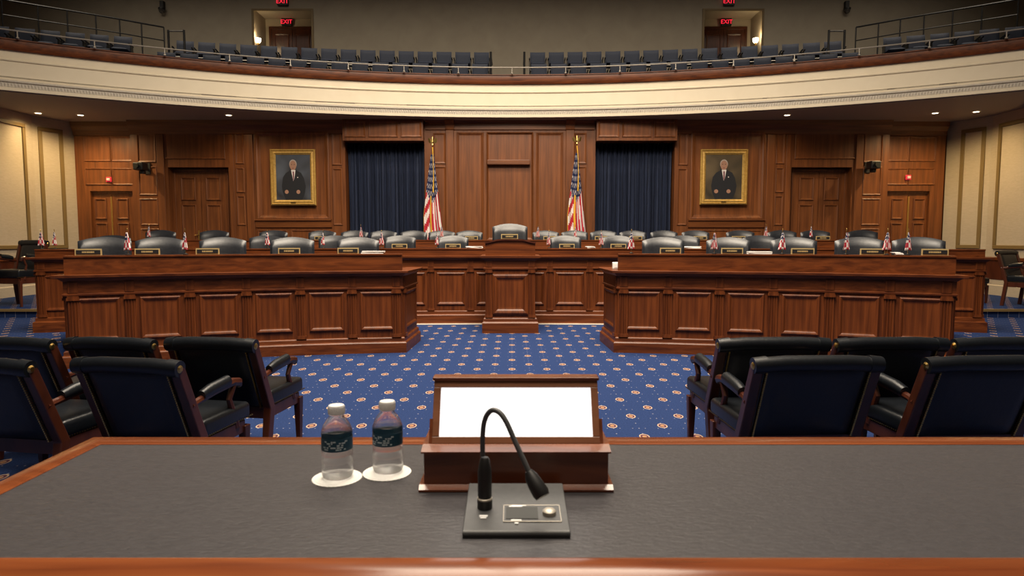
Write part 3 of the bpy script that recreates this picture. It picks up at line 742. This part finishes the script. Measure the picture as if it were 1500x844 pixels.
def make_flaglet(k):
    t = thing('desk_flag', 'x', 'flag')
    mk('base', G().lathe([(.028, 0), (.028, .008), (.01, .016), (.006, .02)], seg=12), 'black', t)
    mk('pole', G().tube([(0, 0, .015), (0, 0, .285)], .003, 6), 'brass', t)
    mk('finial', G().lathe([(.0, .283), (.007, .29), (.004, .305), (0, .315)], seg=8), 'brass', t)
    g = G(); nu, nv = 10, 14; rr = random.Random(k)
    lean = rr.uniform(-.25, .25); v = []
    for j in range(nv + 1):
        q = j / nv; wd = .012 + .075 * q ** .8
        for i in range(nu + 1):
            u = i / nu - .5
            v.append((u * wd + lean * .04 * q, .012 * math.sin(i * 2.2 + k) * (.3 + q) - .008, .262 - q * .20 - .02 * abs(u) * q))
    g.add(v, [(j * (nu + 1) + i, j * (nu + 1) + i + 1, (j + 1) * (nu + 1) + i + 1, (j + 1) * (nu + 1) + i) for j in range(nv) for i in range(nu)])
    g.m = [(2 if (i + j) % 3 else 1) if j < nv * .38 and i < nu * .75 else ((i + j // 4) % 2) for j in range(nv) for i in range(nu)]
    g.m = [{0: 0, 1: 1, 2: 2}[q] for q in g.m]
    o = mk('cloth', g, ['red', 'flagwhite', 'flagblue'], t, smooth=True, fix=False)
    sm = o.modifiers.new('solid', 'SOLIDIFY'); sm.thickness = .0015
    return t
fl0 = [make_flaglet(1), make_flaglet(5)]; used_f = [False, False]
def put_flag(px, path, back, z, lab, grp, k):
    r = ray_path(px, path, back); k %= 2; rz = random.uniform(-.5, .5)
    if not used_f[k]: used_f[k] = True; o = fl0[k]; o.location = (r[0], r[1], z); o.rotation_euler = (0, 0, rz); o['label'] = lab; o['group'] = grp
    else: dup(fl0[k], (r[0], r[1], z), rz, lab, grp)
def items(fn, pxs, path, back, z, what, desk_name, extra=False):
    for sd in (-1, 1):
        pp = sorted([p for p in pxs if (p - CX) * sd > 0], key=lambda p: abs(p - CX))
        for i, px in enumerate(pp):
            lab = '%s on %s, %s, %s' % (what, desk_name, side(px), ORD[i]); grp = what + 's on ' + desk_name
            if extra: fn(px, path, back, z, lab, grp, i)
            else: fn(px, path, back, z, lab, grp)
zW, zM, zR = 1.262, 1.29, 1.43
PL = 'brass-framed nameplate'; FLg = 'miniature American flag'
items(put_plate, [132, 218, 306, 425, 511], wingL, .09, zW, PL, 'front wing desk')
items(put_plate, [981, 1071, 1174, 1276, 1367], wingR, .09, zW, PL, 'front wing desk')
items(put_plate, [586, 664, 830, 905], mid, .09, zM, PL, 'middle desk')
items(put_plate, [392, 472, 691, 805, 880, 930, 1024, 1080, 1203], rear, .09, zR, PL, 'rearmost desk')
r = dup(plate0, (pc.x - .0, PY + .1, 1.449), 0, 'brass-framed nameplate standing on top of the podium'); del r['group']
items(put_flag, [190, 274], wingL, .07, zW, FLg, 'front wing desk', True)
items(put_flag, [924, 1045, 1144, 1237, 1297, 1327], wingR, .07, zW, FLg, 'front wing desk', True)
items(put_flag, [64, 84, 394, 475, 560, 641, 804, 880], mid, .08, zM, FLg, 'middle desk', True)
items(put_flag, [222, 530, 648, 788, 842, 1120, 1185], rear, .08, zR, FLg, 'rearmost desk', True)
def papers(px, path, back, z, lab, hw=.14):
    r = ray_path(px, path, back); t = thing('paper_stack', lab, 'papers', (r[0], r[1], z), r[2] + .05)
    for k in range(4):
        o = mk('sheet', G().box(-hw, hw, -.06, .06, 0, .008), 'white', t); o.location = (random.uniform(-.02, .02), random.uniform(-.01, .01), .0085 * k); o.rotation_euler = (0, 0, random.uniform(-.15, .15))
papers(548, wingL, .09, zW, 'loose white papers on wing desk beside aisle end, blue-portrait side')
papers(1112, wingR, .09, zW, 'loose white papers on wing desk between second and third nameplates, brown-portrait side')
papers(1312, wingR, .1, zW, 'loose white papers on wing desk near its outer end, brown-portrait side', .04)
papers(695, mid, .09, zM, 'loose white papers on middle desk close to podium, blue-portrait side')
papers(864, mid, .09, zM, 'loose white papers on middle desk, brown-portrait side', .07)
papers(1012, mid, .09, zM, 'loose white papers on middle desk behind the wing desk, brown-portrait side')
def white_box(p, lab):
    t = thing('white_box', lab, 'box', p)
    mk('casing', G().box(-.05, .05, -.03, .03, 0, .09), 'white', t, bevel=.008); mk('face_plate', G().box(-.03, .03, -.034, -.03, .02, .07), 'cap', t)
white_box((1.385, 8.62, 1.051), 'small white box on the wing desk ledge by the aisle gap')
white_box((5.0, 7.41, 1.051), 'small white box on the outer end of the wing desk ledge')

# ================================================================== FLAGS, PORTRAITS, WALL FITTINGS
def big_flag(px, ytip, mirror, label):
    Y = 15.35; p = at_y(px, 350, Y); zt_ = at_y(px, ytip, Y).z; z0 = .42
    t = thing('floor_flag', label, 'flag', (p.x, Y, z0)); hz = zt_ - z0
    mk('stand', G().lathe([(.17, 0), (.17, .03), (.06, .07), (.03, .12)], seg=20), 'brass', t, smooth=True)
    mk('pole', G().tube([(0, 0, .05), (0, 0, hz - .22)], .016, 8), 'wood_v', t)
    e = G(); e.lathe([(.0, hz - .22), (.035, hz - .2), (.015, hz - .16), (.03, hz - .13), (.02, hz - .05), (.0, hz)], seg=10)
    for s in (-1, 1): e.add([(0, 0, hz - .12), (s * .07, -.01, hz - .03), (s * .11, 0, hz - .06), (s * .09, .01, hz - .14), (s * .04, 0, hz - .16)], [(0, 1, 2, 3, 4)])
    mk('eagle_finial', e, 'brass', t)
    g = G(); v = []; nu, nv = 30, 44; ztop = hz - .42; zbot = at_y(px, 352, Y).z - z0 - .25
    ms = -1 if mirror else 1
    for j in range(nv + 1):
        q = j / nv
        l = -.03 - .19 * min(1, q * 1.6) ** .9 + .05 * max(0, q - .7); rgt = .03 + .25 * q ** 1.1
        for i in range(nu + 1):
            u = i / nu; x = l + (rgt - l) * u
            v.append((ms * x, -.05 - .05 * math.sin(u * PI * 5 + .6) * (.25 + q), ztop + (zbot - ztop) * q - .22 * q * (.5 - abs(u - .45)) * (1 if q > .2 else q * 5)))
    g.add(v, [(j * (nu + 1) + i, j * (nu + 1) + i + 1, (j + 1) * (nu + 1) + i + 1, (j + 1) * (nu + 1) + i) for j in range(nv) for i in range(nu)])
    ms_ = []
    for j in range(nv):
        for i in range(nu):
            q, u = j / nv, i / nu
            canton = q < .47 - .10 * abs(u - .5) * 2
            fold = .36 < u < .44 and q > .4
            if i == 0 and q > .5 or j >= nv - 1: c = 3
            elif fold: c = 3
            elif canton: c = 1 if (i % 4 == 1 and j % 3 == 1) or (i % 4 == 3 and j % 3 == 2) else 2
            elif u < .36: c = int((q * 11 + u * 5)) % 2
            else: c = int((u - .44) * 12.5 - (q - .45) * 1.2 + 8) % 2
            ms_.append(c)
    g.m = ms_
    o = mk('cloth', g, ['red', 'flagwhite', 'flagblue', 'fringe'], t, smooth=True, fix=False)
    sm = o.modifiers.new('solid', 'SOLIDIFY'); sm.thickness = .004
    mk('tassel', G().tube([(0, -.03, hz - .25), (ms * .02, -.10, hz - .5), (ms * .03, -.13, hz - .9), (ms * .02, -.13, hz - 1.3)], [.012, .007, .008, .016], 8), 'fringe', t)
big_flag(635, 200, False, 'American flag with gold fringe on a pole beside the blue-portrait curtain')
big_flag(844, 198, False, 'American flag with gold fringe on a pole beside the brown-portrait curtain')
def portrait(px0, px1, py0, py1, bg, label, tilt):
    yy = WY - .06; a = at_y(px0, py0, yy); b = at_y(px1, py1, yy); w_, h = b.x - a.x, a.z - b.z
    t = thing('framed_portrait', label, 'painting', ((a.x + b.x) / 2, yy, b.z))
    prof = [(0, 0), (0, -.05), (.03, -.075), (.05, -.05), (.09, -.06), (.13, -.03), (.14, 0)]
    g = G(); v = []
    for (i_, d) in prof: v += [(-w_ / 2 + i_, d, i_), (w_ / 2 - i_, d, i_), (w_ / 2 - i_, d, h - i_), (-w_ / 2 + i_, d, h - i_)]
    g.add(v, [(4 * k + j, 4 * k + (j + 1) % 4, 4 * k + 4 + (j + 1) % 4, 4 * k + 4 + j) for k in range(len(prof) - 1) for j in range(4)])
    mk('gilt_frame', g, 'gold', t)
    mk('title_plate', G().box(-.06, .06, -.068, -.05, .045, .085), 'brass', t)
    mk('canvas', G().box(-w_ / 2 + .12, w_ / 2 - .12, -.025, .02, .12, h - .12), bg, t)
    W_, H_ = w_ - .26, h - .26
    def ell(cx, cz, rx_, rz_, n=20): return [(cx + rx_ * math.cos(2 * PI * i / n), cz + rz_ * math.sin(2 * PI * i / n)) for i in range(n)]
    def flat(name, poly, m, lay):
        mk(name, G().prism([(x * W_ / 2 + tilt * .02, .13 + z * H_) for x, z in poly], -.025 - .0015 * lay, -.024, 'y'), m, t)
    flat('painted_suit', [(-.62, .16), (-.68, .30), (-.60, .50), (-.42, .60), (-.14, .66), (.16, .66), (.46, .60), (.62, .48), (.72, .30), (.66, .16), (.5, 0), (-.45, 0)], 'suit', 1)
    flat('painted_shirt', [(-.12, .665), (.14, .665), (.06, .47), (.0, .42)], 'flagwhite', 2)
    flat('painted_tie', [(-.03, .63), (.05, .63), (.055, .48), (.01, .42), (-.02, .48)], 'tie', 3)
    flat('painted_hair', ell(0, .79, .215, .105), 'hair', 2)
    flat('painted_face', ell(.0, .765, .19, .105), 'skin', 3)
    for s in (-1, 1):
        flat('painted_eye', ell(s * .075, .785, .03, .008, 8), 'suit', 4); flat('painted_hand', ell(s * .34 - .06, .18, .11, .045), 'skin', 3)
    flat('painted_mouth', ell(0, .705, .06, .007, 8), 'tie', 4); flat('painted_badge', ell(.26, .50, .03, .012, 8), 'flagwhite', 3)
portrait(396, 464, 219, 301, 'bgblue', 'gilt-framed portrait of seated person in dark suit against blue backdrop', 0)
portrait(1026, 1093, 219, 300, 'bgbrown', 'gilt-framed portrait of person in dark suit against brown backdrop', 0)
for (px, py, nm) in ((208, 243, 'blue'), (1279, 241, 'brown')):
    p = at_y(px, py, WY - .25); c = thing('wall_camera', 'black camera on a bracket on the panelling, %s-portrait side' % nm, 'camera', (p.x, WY, p.z - .05))
    mk('bracket', G().box(-.07, .07, -.03, 0, -.12, .14).tube([(0, -.02, 0), (0, -.2, .0)], .03), 'black', c)
    mk('head', G().box(-.13, .1, -.42, -.16, -.06, .12).box(-.05, .06, -.3, -.18, -.14, -.06), 'black', c, bevel=.02)
    mk('lens', G().tube([(-.02, -.42, .03), (-.02, -.5, .03)], [.055, .06], 14), 'lcd', c)
for (px, py, nm) in ((160, 263, 'blue'), (1330, 260, 'brown')):
    p = at_y(px, py, 16.2); c = thing('alarm_strobe', 'small red strobe over the low doors, %s-portrait side' % nm, 'alarm', (p.x, 16.19, p.z - .06))
    mk('back_plate', G().box(-.07, .07, -.012, .0, 0, .12), 'alarm', c, bevel=.006); mk('strobe_lens', G().box(-.04, .04, -.045, -.012, .03, .09), 'flagwhite', c, bevel=.01)

# ================================================================== ARMCHAIRS
def make_armchair(W_=.66):
    t = thing('armchair', 'x', 'chair'); hw = W_ / 2
    yb = lambda z: -.20 - .19 * (z - .36) / .47                     # lean of the back, z .36-.83
    def back(u, v, s):
        z = .575 + v * .225; return (u * (hw - .045), yb(z) + s - .004, z)
    b = mk('backrest', G().pillow(back, 12, 10, .035, 10), 'navy_leather', t, smooth=True)
    tz = .80
    g = G().tube([(-hw + .05, yb(tz) - .004, tz - .008), (-hw * .5, yb(tz) - .004, tz), (hw * .5, yb(tz) - .004, tz), (hw - .05, yb(tz) - .004, tz - .008)], .042, 14); mk('top_roll', g, 'navy_leather', b, smooth=True)
    for s in (-1, 1):
        g = G(); v = []
        for z, wd in ((0, .022), (.2, .026), (.36, .03), (.6, .028), (.80, .026)):
            y = yb(z) if z >= .36 else -.20 - .10 * (.36 - z) / .36 * .6
            for dx, dy in ((-wd, -.03), (wd, -.03), (wd, .032), (-wd, .032)): v.append((s * (hw - .022) + dx, y + dy, z))
        g.add(v, [(k * 4 + j, k * 4 + (j + 1) % 4, k * 4 + 4 + (j + 1) % 4, k * 4 + 4 + j) for k in range(4) for j in range(4)] + [(3, 2, 1, 0), (16, 17, 18, 19)])
        po = mk('back_post', g, 'dark_wood', t, bevel=.006)
        c = G().tube([(s * (hw - .065), yb(.8) - .004, .795), (s * (hw + .004), yb(.8) - .004, .79)], [.046, .043], 14); mk('scroll_collar', c, 'navy_leather', po, smooth=True)
        mk('rosette', G().tube([(s * (hw + .004), yb(.8) - .004, .79), (s * (hw + .012), yb(.8) - .004, .79)], [.022, .012], 10), 'brass', po)
        n = G()
        for k in range(34):
            z = .37 + .40 * k / 33; n.box(s * (hw - .062) - .0045, s * (hw - .062) + .0045, yb(z) - .043, yb(z) - .027, z - .0042, z + .0042)
        for k in range(26):
            y = -.16 + .44 * k / 25; n.box(s * (hw - .012) - .004, s * (hw - .012) + .003, y - .0035, y + .0035, .372, .379)
        q = mk('nail_trim', n, 'brass', t); q['kind'] = 'stuff'
        # arm
        am = G(); ya = yb(.6)
        pts = [(s * (hw - .01), ya, .575), (s * (hw - .03), ya + .08, .578), (s * (hw - .03), ya + .22, .60), (s * (hw - .03), ya + .40, .615), (s * (hw - .03), ya + .47, .60), (s * (hw - .03), ya + .48, .575)]
        am.tube(pts, [.022, .02, .024, .026, .028, .016], 8)
        am.tube([(s * (hw - .03), ya + .42, .60), (s * (hw - .03), ya + .37, .52), (s * (hw - .03), ya + .41, .42), (s * (hw - .03), ya + .43, .34)], [.02, .018, .022, .026], 8)
        a = mk('armrest', am, 'dark_wood', t, smooth=True)
        mk('arm_pad', G().tube([(s * (hw - .03), ya + .12, .603), (s * (hw - .03), ya + .2, .618), (s * (hw - .03), ya + .36, .632)], [.028, .034, .034], 12), 'navy_leather', a, smooth=True)
        mk('leg', G().taper(s * (hw - .03) - .028, s * (hw - .03) + .028, .19, .246, 0, .33, .62), 'dark_wood', t, bevel=.005)
        mk('seat_rail', G().box(s * (hw - .03) - .014, s * (hw - .03) + .014, -.19, .21, .29, .365), 'dark_wood', t, bevel=.004)
    mk('seat_rail', G().box(-hw + .04, hw - .04, .205, .235, .29, .365), 'dark_wood', t); mk('seat_rail', G().box(-hw + .04, hw - .04, -.22, -.19, .29, .365), 'dark_wood', t)
    so = mk('seat', G().box(-hw + .004, hw - .004, -.20, .262, .366, .468), 'navy_leather', t, bevel=.03); so.modifiers['bevel'].segments = 4; so.data.polygons.foreach_set('use_smooth', [True] * 6)
    return t
ac0 = make_armchair(); ac_used = [False]
def armchair(p, rz, lab, grp, sc=1.0):
    if not ac_used[0]: ac_used[0] = True; r = ac0; r.location = p; r.rotation_euler = (0, 0, rz); r['label'] = lab; r['group'] = grp
    else: r = dup(ac0, p, rz, lab, grp)
    r.scale = (sc, 1, 1); return r
def row(pxs, pyt, rz, sc, labs, grp):
    for px, lab in zip(pxs, labs):
        p = at_z(px, pyt, .842); off = Vector((0, .39, 0)); off.rotate(Matrix.Rotation(rz, 3, 'Z'))
        armchair((p.x + off.x, p.y + off.y, 0), rz, lab, grp, sc)
gN = 'armchairs in the audience row close to the witness table'; gF = 'armchairs in the audience row close to the dais'
row([184, -32], 524, -.16, .90, ['navy leather armchair beside the aisle in row near the leather-topped table, blue-portrait side', 'navy leather armchair second from the aisle in row near the table, blue-portrait side'], gN)
row([308, 160, 12], 494, -.14, .885, ['navy leather armchair beside the aisle in row near wing desk, blue-portrait side', 'navy leather armchair second from aisle in row near wing desk, blue-portrait side', 'navy leather armchair third from aisle in row near wing desk, blue-portrait side'], gF)
row([1199, 1452], 521, .05, 1.03, ['navy leather armchair beside the aisle in row near the leather-topped table, brown-portrait side', 'navy leather armchair second from aisle in row near the table, brown-portrait side'], gN)
row([1134, 1307, 1480], 494, .04, 1.05, ['navy leather armchair beside the aisle in row near wing desk, brown-portrait side', 'navy leather armchair second from aisle in row near wing desk, brown-portrait side', 'navy leather armchair third from aisle in row near wing desk, brown-portrait side'], gF)
gS = 'armchairs along the cream side walls'
for x, y, rz, zs, lab in ((-9.62, 12.6, PI - .2, 1.52, 'dark armchair on side platform by the long desk, blue-portrait side'), (-10.55, 12.0, PI - .7, 1.2, 'dark armchair against cream wall, blue-portrait side'),
                     (9.25, 13.2, PI + .3, 1.1, 'dark armchair on side platform by the long desk, brown-portrait side'), (9.95, 12.5, PI + .45, 1.28, 'dark armchair against cream wall, brown-portrait side')):
    r = armchair((x, y, PLZ), rz, lab, gS); r.scale = (1.0, 1.0, zs)

# ================================================================== FOREGROUND TABLE
TZ = H - .46
xl, xr, yn, yf = -.985, 1.62, .84, 1.485
tb = thing('witness_table', 'polished wooden table with dark leather inlaid top', 'table', ((xl + xr) / 2, (yn + yf) / 2, .24))
ox, oy = (xl + xr) / 2, (yn + yf) / 2; Z = TZ - .24
def R4(a): return [(xl - ox + a, yn - oy + a), (xl - ox + a, yf - oy - a), (xr - ox - a, yf - oy - a), (xr - ox - a, yn - oy + a)]
mk('wooden_border', G().sweep(R4(0)[::-1], [(-.064, Z - .012), (-.064, Z + .001), (-.055, Z + .004), (-.02, Z + .004), (-.004, Z - .004), (0, Z - .018), (-.004, Z - .034), (-.064, Z - .036)], closed=True), 'table_wood', tb, smooth=True)
mk('leather_inlay', G().prism(R4(.062), Z - .03, Z), 'desk_leather', tb)
mk('apron', G().sweep(R4(.05)[::-1], [(0, Z - .16), (0, Z - .034), (-.025, Z - .034), (-.025, Z - .16)], closed=True), 'table_wood', tb)
for (x, y) in R4(.09):
    mk('leg', G().taper(x - .035, x + .035, y - .035, y + .035, 0, Z - .035, .6), 'table_wood', tb, bevel=.006)

# ---- bottles and coasters
def coaster(p, lab):
    n = 72; poly = [(.047 * (1 + .012 * math.cos(36 * 2 * PI * i / n)) * math.cos(2 * PI * i / n), .047 * (1 + .012 * math.cos(36 * 2 * PI * i / n)) * math.sin(2 * PI * i / n)) for i in range(n)]
    t = thing('paper_coaster', lab, 'coaster', p); mk('disc', G().prism(poly, 0, .0018), 'white', t)
    mk('embossed_rim', G().sweep([(.040 * math.cos(2 * PI * i / 40), .040 * math.sin(2 * PI * i / 40)) for i in range(40)], [(0, .0018), (.001, .0024), (.002, .0018)], closed=True), 'white', t)
def bottle(p, lab, rz):
    t = thing('water_bottle', lab, 'bottle', p, rz); R = .0298
    body = [(.022, 0), (.027, .002), (R, .008), (R, .014), (R - .0012, .017), (R, .020), (R, .028), (R - .0014, .031), (R, .034), (R, .043), (R - .0014, .046), (R, .049), (R - .0006, .056), (R - .0006, .082), (R, .085), (R - .0004, .091), (R - .004, .102), (.019, .113), (.0135, .120), (.0128, .124), (.0128, .132)]
    mk('body', G().lathe(body, seg=40), 'clear', t, smooth=True)
    mk('water', G().lathe([(max(.001, r - .0009), z + .001) for r, z in body[:16]], seg=32), 'water', t, smooth=True)
    mk('label', G().sweep([((R - .0002) * math.cos(a), (R - .0002) * math.sin(a)) for a in [2 * PI * i / 40 for i in range(40)]][::-1], [(0, .057), (.0003, .057), (.0003, .081), (0, .081)], closed=True), 'teal', t, smooth=True)
    rr = random.Random(5); g = G()
    for k in range(30):
        a = -PI / 2 + rr.uniform(-.75, .75); z = .0605 + rr.choice([0, .004, .008, .012, .015]); w_ = rr.uniform(.0012, .003); r_ = R + .0004
        c, s = math.cos(a), math.sin(a)
        g.add([(r_ * c + s * w_, r_ * s - c * w_, z), (r_ * c - s * w_, r_ * s + c * w_, z), (r_ * c - s * w_, r_ * s + c * w_, z + .0026), (r_ * c + s * w_, r_ * s - c * w_, z + .0026)], [(0, 1, 2, 3)])
    mk('label_print', g, 'lightblue', t)
    cap = [(.0155, .124), (.0155, .1385), (.0142, .1408), (0.0, .1412)]
    g = G().lathe(cap, seg=36)
    for k in range(36):
        a = 2 * PI * k / 36; c, s = math.cos(a), math.sin(a); g.tube([(.0155 * c, .0155 * s, .126), (.0155 * c, .0155 * s, .138)], .0006, 4)
    mk('cap', g, 'cap', t, smooth=True)
p1 = at_z(494, 701, TZ); p2 = at_z(567, 693, TZ)
coaster(p1, 'round white paper coaster under the bottle farther from the sign'); coaster(p2, 'round white paper coaster under the bottle next to the sign')
bottle((p1.x, p1.y + .004, TZ + .002), 'small clear water bottle with teal label farther from the sign', .15)
bottle((p2.x + .001, p2.y + .006, TZ + .002), 'small clear water bottle with teal label next to the sign', -.2)

# ---- display box
b0 = at_z(613, 722, TZ); b1 = at_z(899, 722, TZ); cxb = (b0.x + b1.x) / 2; bw = (b1.x - b0.x) / 2; by = b0.y
bx = thing('display_box', 'mahogany stand holding a blank white panel with added glow', 'sign', (cxb, by, TZ + .001))
iw = bw * .955
mk('plinth', G().sweep([(-bw, .0), (bw, .0)], [(0, 0), (0, .004), (-.012, .010), (-.17, .010), (-.17, 0)]), 'box_wood', bx)
zb1 = .069
mk('box_body', G().box(-iw, iw, .014, .16, .009, zb1), 'box_wood', bx, bevel=.002)
mk('sloped_ledge', G().prism([(.008, zb1), (.008, zb1 + .003), (.036, zb1 + .009), (.16, zb1 + .009), (.16, zb1)], -iw - .004, iw + .004, 'x'), 'box_wood', bx)
fy0, fz0 = .036, zb1 + .009
top = at_y(755, 558, by + .091); hgt = top.z - TZ
sl = math.atan2(.055, hgt - fz0); ln = (hgt - fz0) / math.cos(sl); fw = at_y(877, 600, by + .08).x - at_y(757, 600, by + .08).x
fr = G(); fb = .0135
fr.box(-fw, fw, 0, .016, 0, fb); fr.box(-fw, fw, 0, .016, ln - fb, ln); fr.box(-fw, -fw + fb, 0, .016, fb, ln - fb); fr.box(fw - fb, fw, 0, .016, fb, ln - fb); fr.box(-fw + .004, fw - .004, .016, .03, .003, ln - .003)
fo = mk('panel_frame', fr, 'frame_wood', bx, bevel=.0012); fo.location = (0, fy0, fz0); fo.rotation_euler = (-sl, 0, 0)
po = mk('white_panel', G().box(-fw + fb, fw - fb, .004, .015, fb, ln - fb), 'glow_panel', bx); po.location = (0, fy0, fz0); po.rotation_euler = (-sl, 0, 0)
mk('frame_cap', G().box(-fw - .003, fw + .003, -.004, .03, 0, .006), 'box_wood', bx, bevel=.0015).location = (0, fy0 + math.sin(sl) * ln, fz0 + math.cos(sl) * ln)
for s in (-1, 1):
    mk('side_cheek', G().prism([(.036, zb1 + .009), (.036 + math.sin(sl) * ln * .35, zb1 + .009 + ln * .35), (.12, zb1 + .009)], s * (fw + .002) - .003, s * (fw + .002) + .003, 'x'), 'box_wood', bx)

# ---- conference microphone
m0 = at_z(677, 789, TZ); m1 = at_z(836, 789, TZ); mfar = at_z(757, 712, TZ + .03)
mw = (m1.x - m0.x) / 2; md = .165
mic = thing('gooseneck_microphone', 'grey conference microphone base with black bent gooseneck', 'microphone', ((m0.x + m1.x) / 2, m0.y, TZ))
mk('base', G().prism([(0, .001), (0, .008), (.003, .011), (md, .024), (md, .001)], -mw, mw, 'x'), 'grey_metal', mic, bevel=.0015)
mk('base_foot', G().box(-mw + .001, mw - .001, -.001, md, .0005, .006), 'black', mic)
slm = math.atan2(.013, md - .003)
def on_base(u, v, dz=0): return (u * mw, v * md, .011 + v * .013 + dz)
def deck(name, u0, u1, v0, v1, h, m, par=mic):
    x0, y0, z0 = on_base(u0, v0); x1, y1, z1 = on_base(u1, v1)
    g = G().add([(x0, y0, z0 - .001), (x1, y0, z0 - .001), (x1, y1, z1 - .001), (x0, y1, z1 - .001), (x0, y0, z0 + h), (x1, y0, z0 + h), (x1, y1, z1 + h), (x0, y1, z1 + h)], [(0, 1, 2, 3), (4, 5, 6, 7), (0, 1, 5, 4), (1, 2, 6, 5), (2, 3, 7, 6), (3, 0, 4, 7)])
    return mk(name, g, m, par)
bez = deck('display_bezel', -.25, .86, .17, .50, .0008, 'grey_metal')
for a in ((-.25, .86, .17, .18), (-.25, .86, .49, .50), (-.25, -.24, .17, .5), (.85, .86, .17, .5)): deck('bezel_line', *a, .0012, 'steel', bez)
deck('lcd', -.2, .42, .22, .45, .0018, 'lcd')
bt = on_base(.64, .32); mk('button', G().lathe([(.011, 0), (.011, .006), (.008, .009), (0, .0095)], bt, 18), 'steel', mic, smooth=True)
for a in ((-.14, .12, .455, .475), (-.09, .2, .475, .487), (-.1, .1, .185, .205), (-.03, .04, .13, .15), (-.71, -.55, .26, .29), (-.69, -.57, .23, .25)): deck('printed_mark', *a, .0016, 'cap')
sx, sy, sz = on_base(-.62, .46)
mk('stem', G().lathe([(.0125, -.002), (.0125, .014), (.0105, .016), (.0115, .02), (.0115, .062), (.008, .082), (.0055, .085)], (sx, sy, sz), 20), 'black', mic, smooth=True)
mk('stem_ring', G().lathe([(.0122, .0135), (.0128, .0145), (.0128, .0165), (.0115, .0175)], (sx, sy, sz), 20), 'steel', mic)
Ym = m0.y + sy
def mp(px, py, dy): q = at_y(px, py, Ym + dy); return (q.x - mic.location.x, q.y - mic.location.y, q.z - TZ)
gp = [mp(707, 668, 0), mp(707, 640, 0), mp(709, 620, 0), mp(714, 607, -.002), mp(722, 601, -.006), mp(732, 605, -.012), mp(742, 619, -.02), mp(754, 646, -.03), mp(766, 672, -.04), mp(777, 696, -.048)]
cu = bpy.data.curves.new('c', 'CURVE')
def smooth_pts(P, n=5):
    out = []; P = [Vector(p) for p in P]
    for i in range(len(P) - 1):
        a = P[max(i - 1, 0)]; b = P[i]; c = P[i + 1]; d = P[min(i + 2, len(P) - 1)]
        for k in range(n):
            t = k / n; out.append(.5 * ((2 * b) + (c - a) * t + (2 * a - 5 * b + 4 * c - d) * t * t + (3 * b - a - 3 * c + d) * t ** 3))
    return out + [P[-1]]
mk('gooseneck', G().tube(smooth_pts(gp), .0042, 10), 'grey_metal', mic, smooth=True)
hp = [mp(774, 690, -.046), mp(778, 698, -.048), mp(784, 709, -.053), mp(792, 722, -.059), mp(795, 728, -.062)]
mk('microphone_head', G().tube(smooth_pts(hp, 4), [.006] + [.0085] * 3 + [.011] * 4 + [.0135] * 4 + [.0135] * 3 + [.013, .011], 16) if False else G().tube(hp, [.006, .0105, .0125, .0135, .0115], 16), 'black', mic, smooth=True)
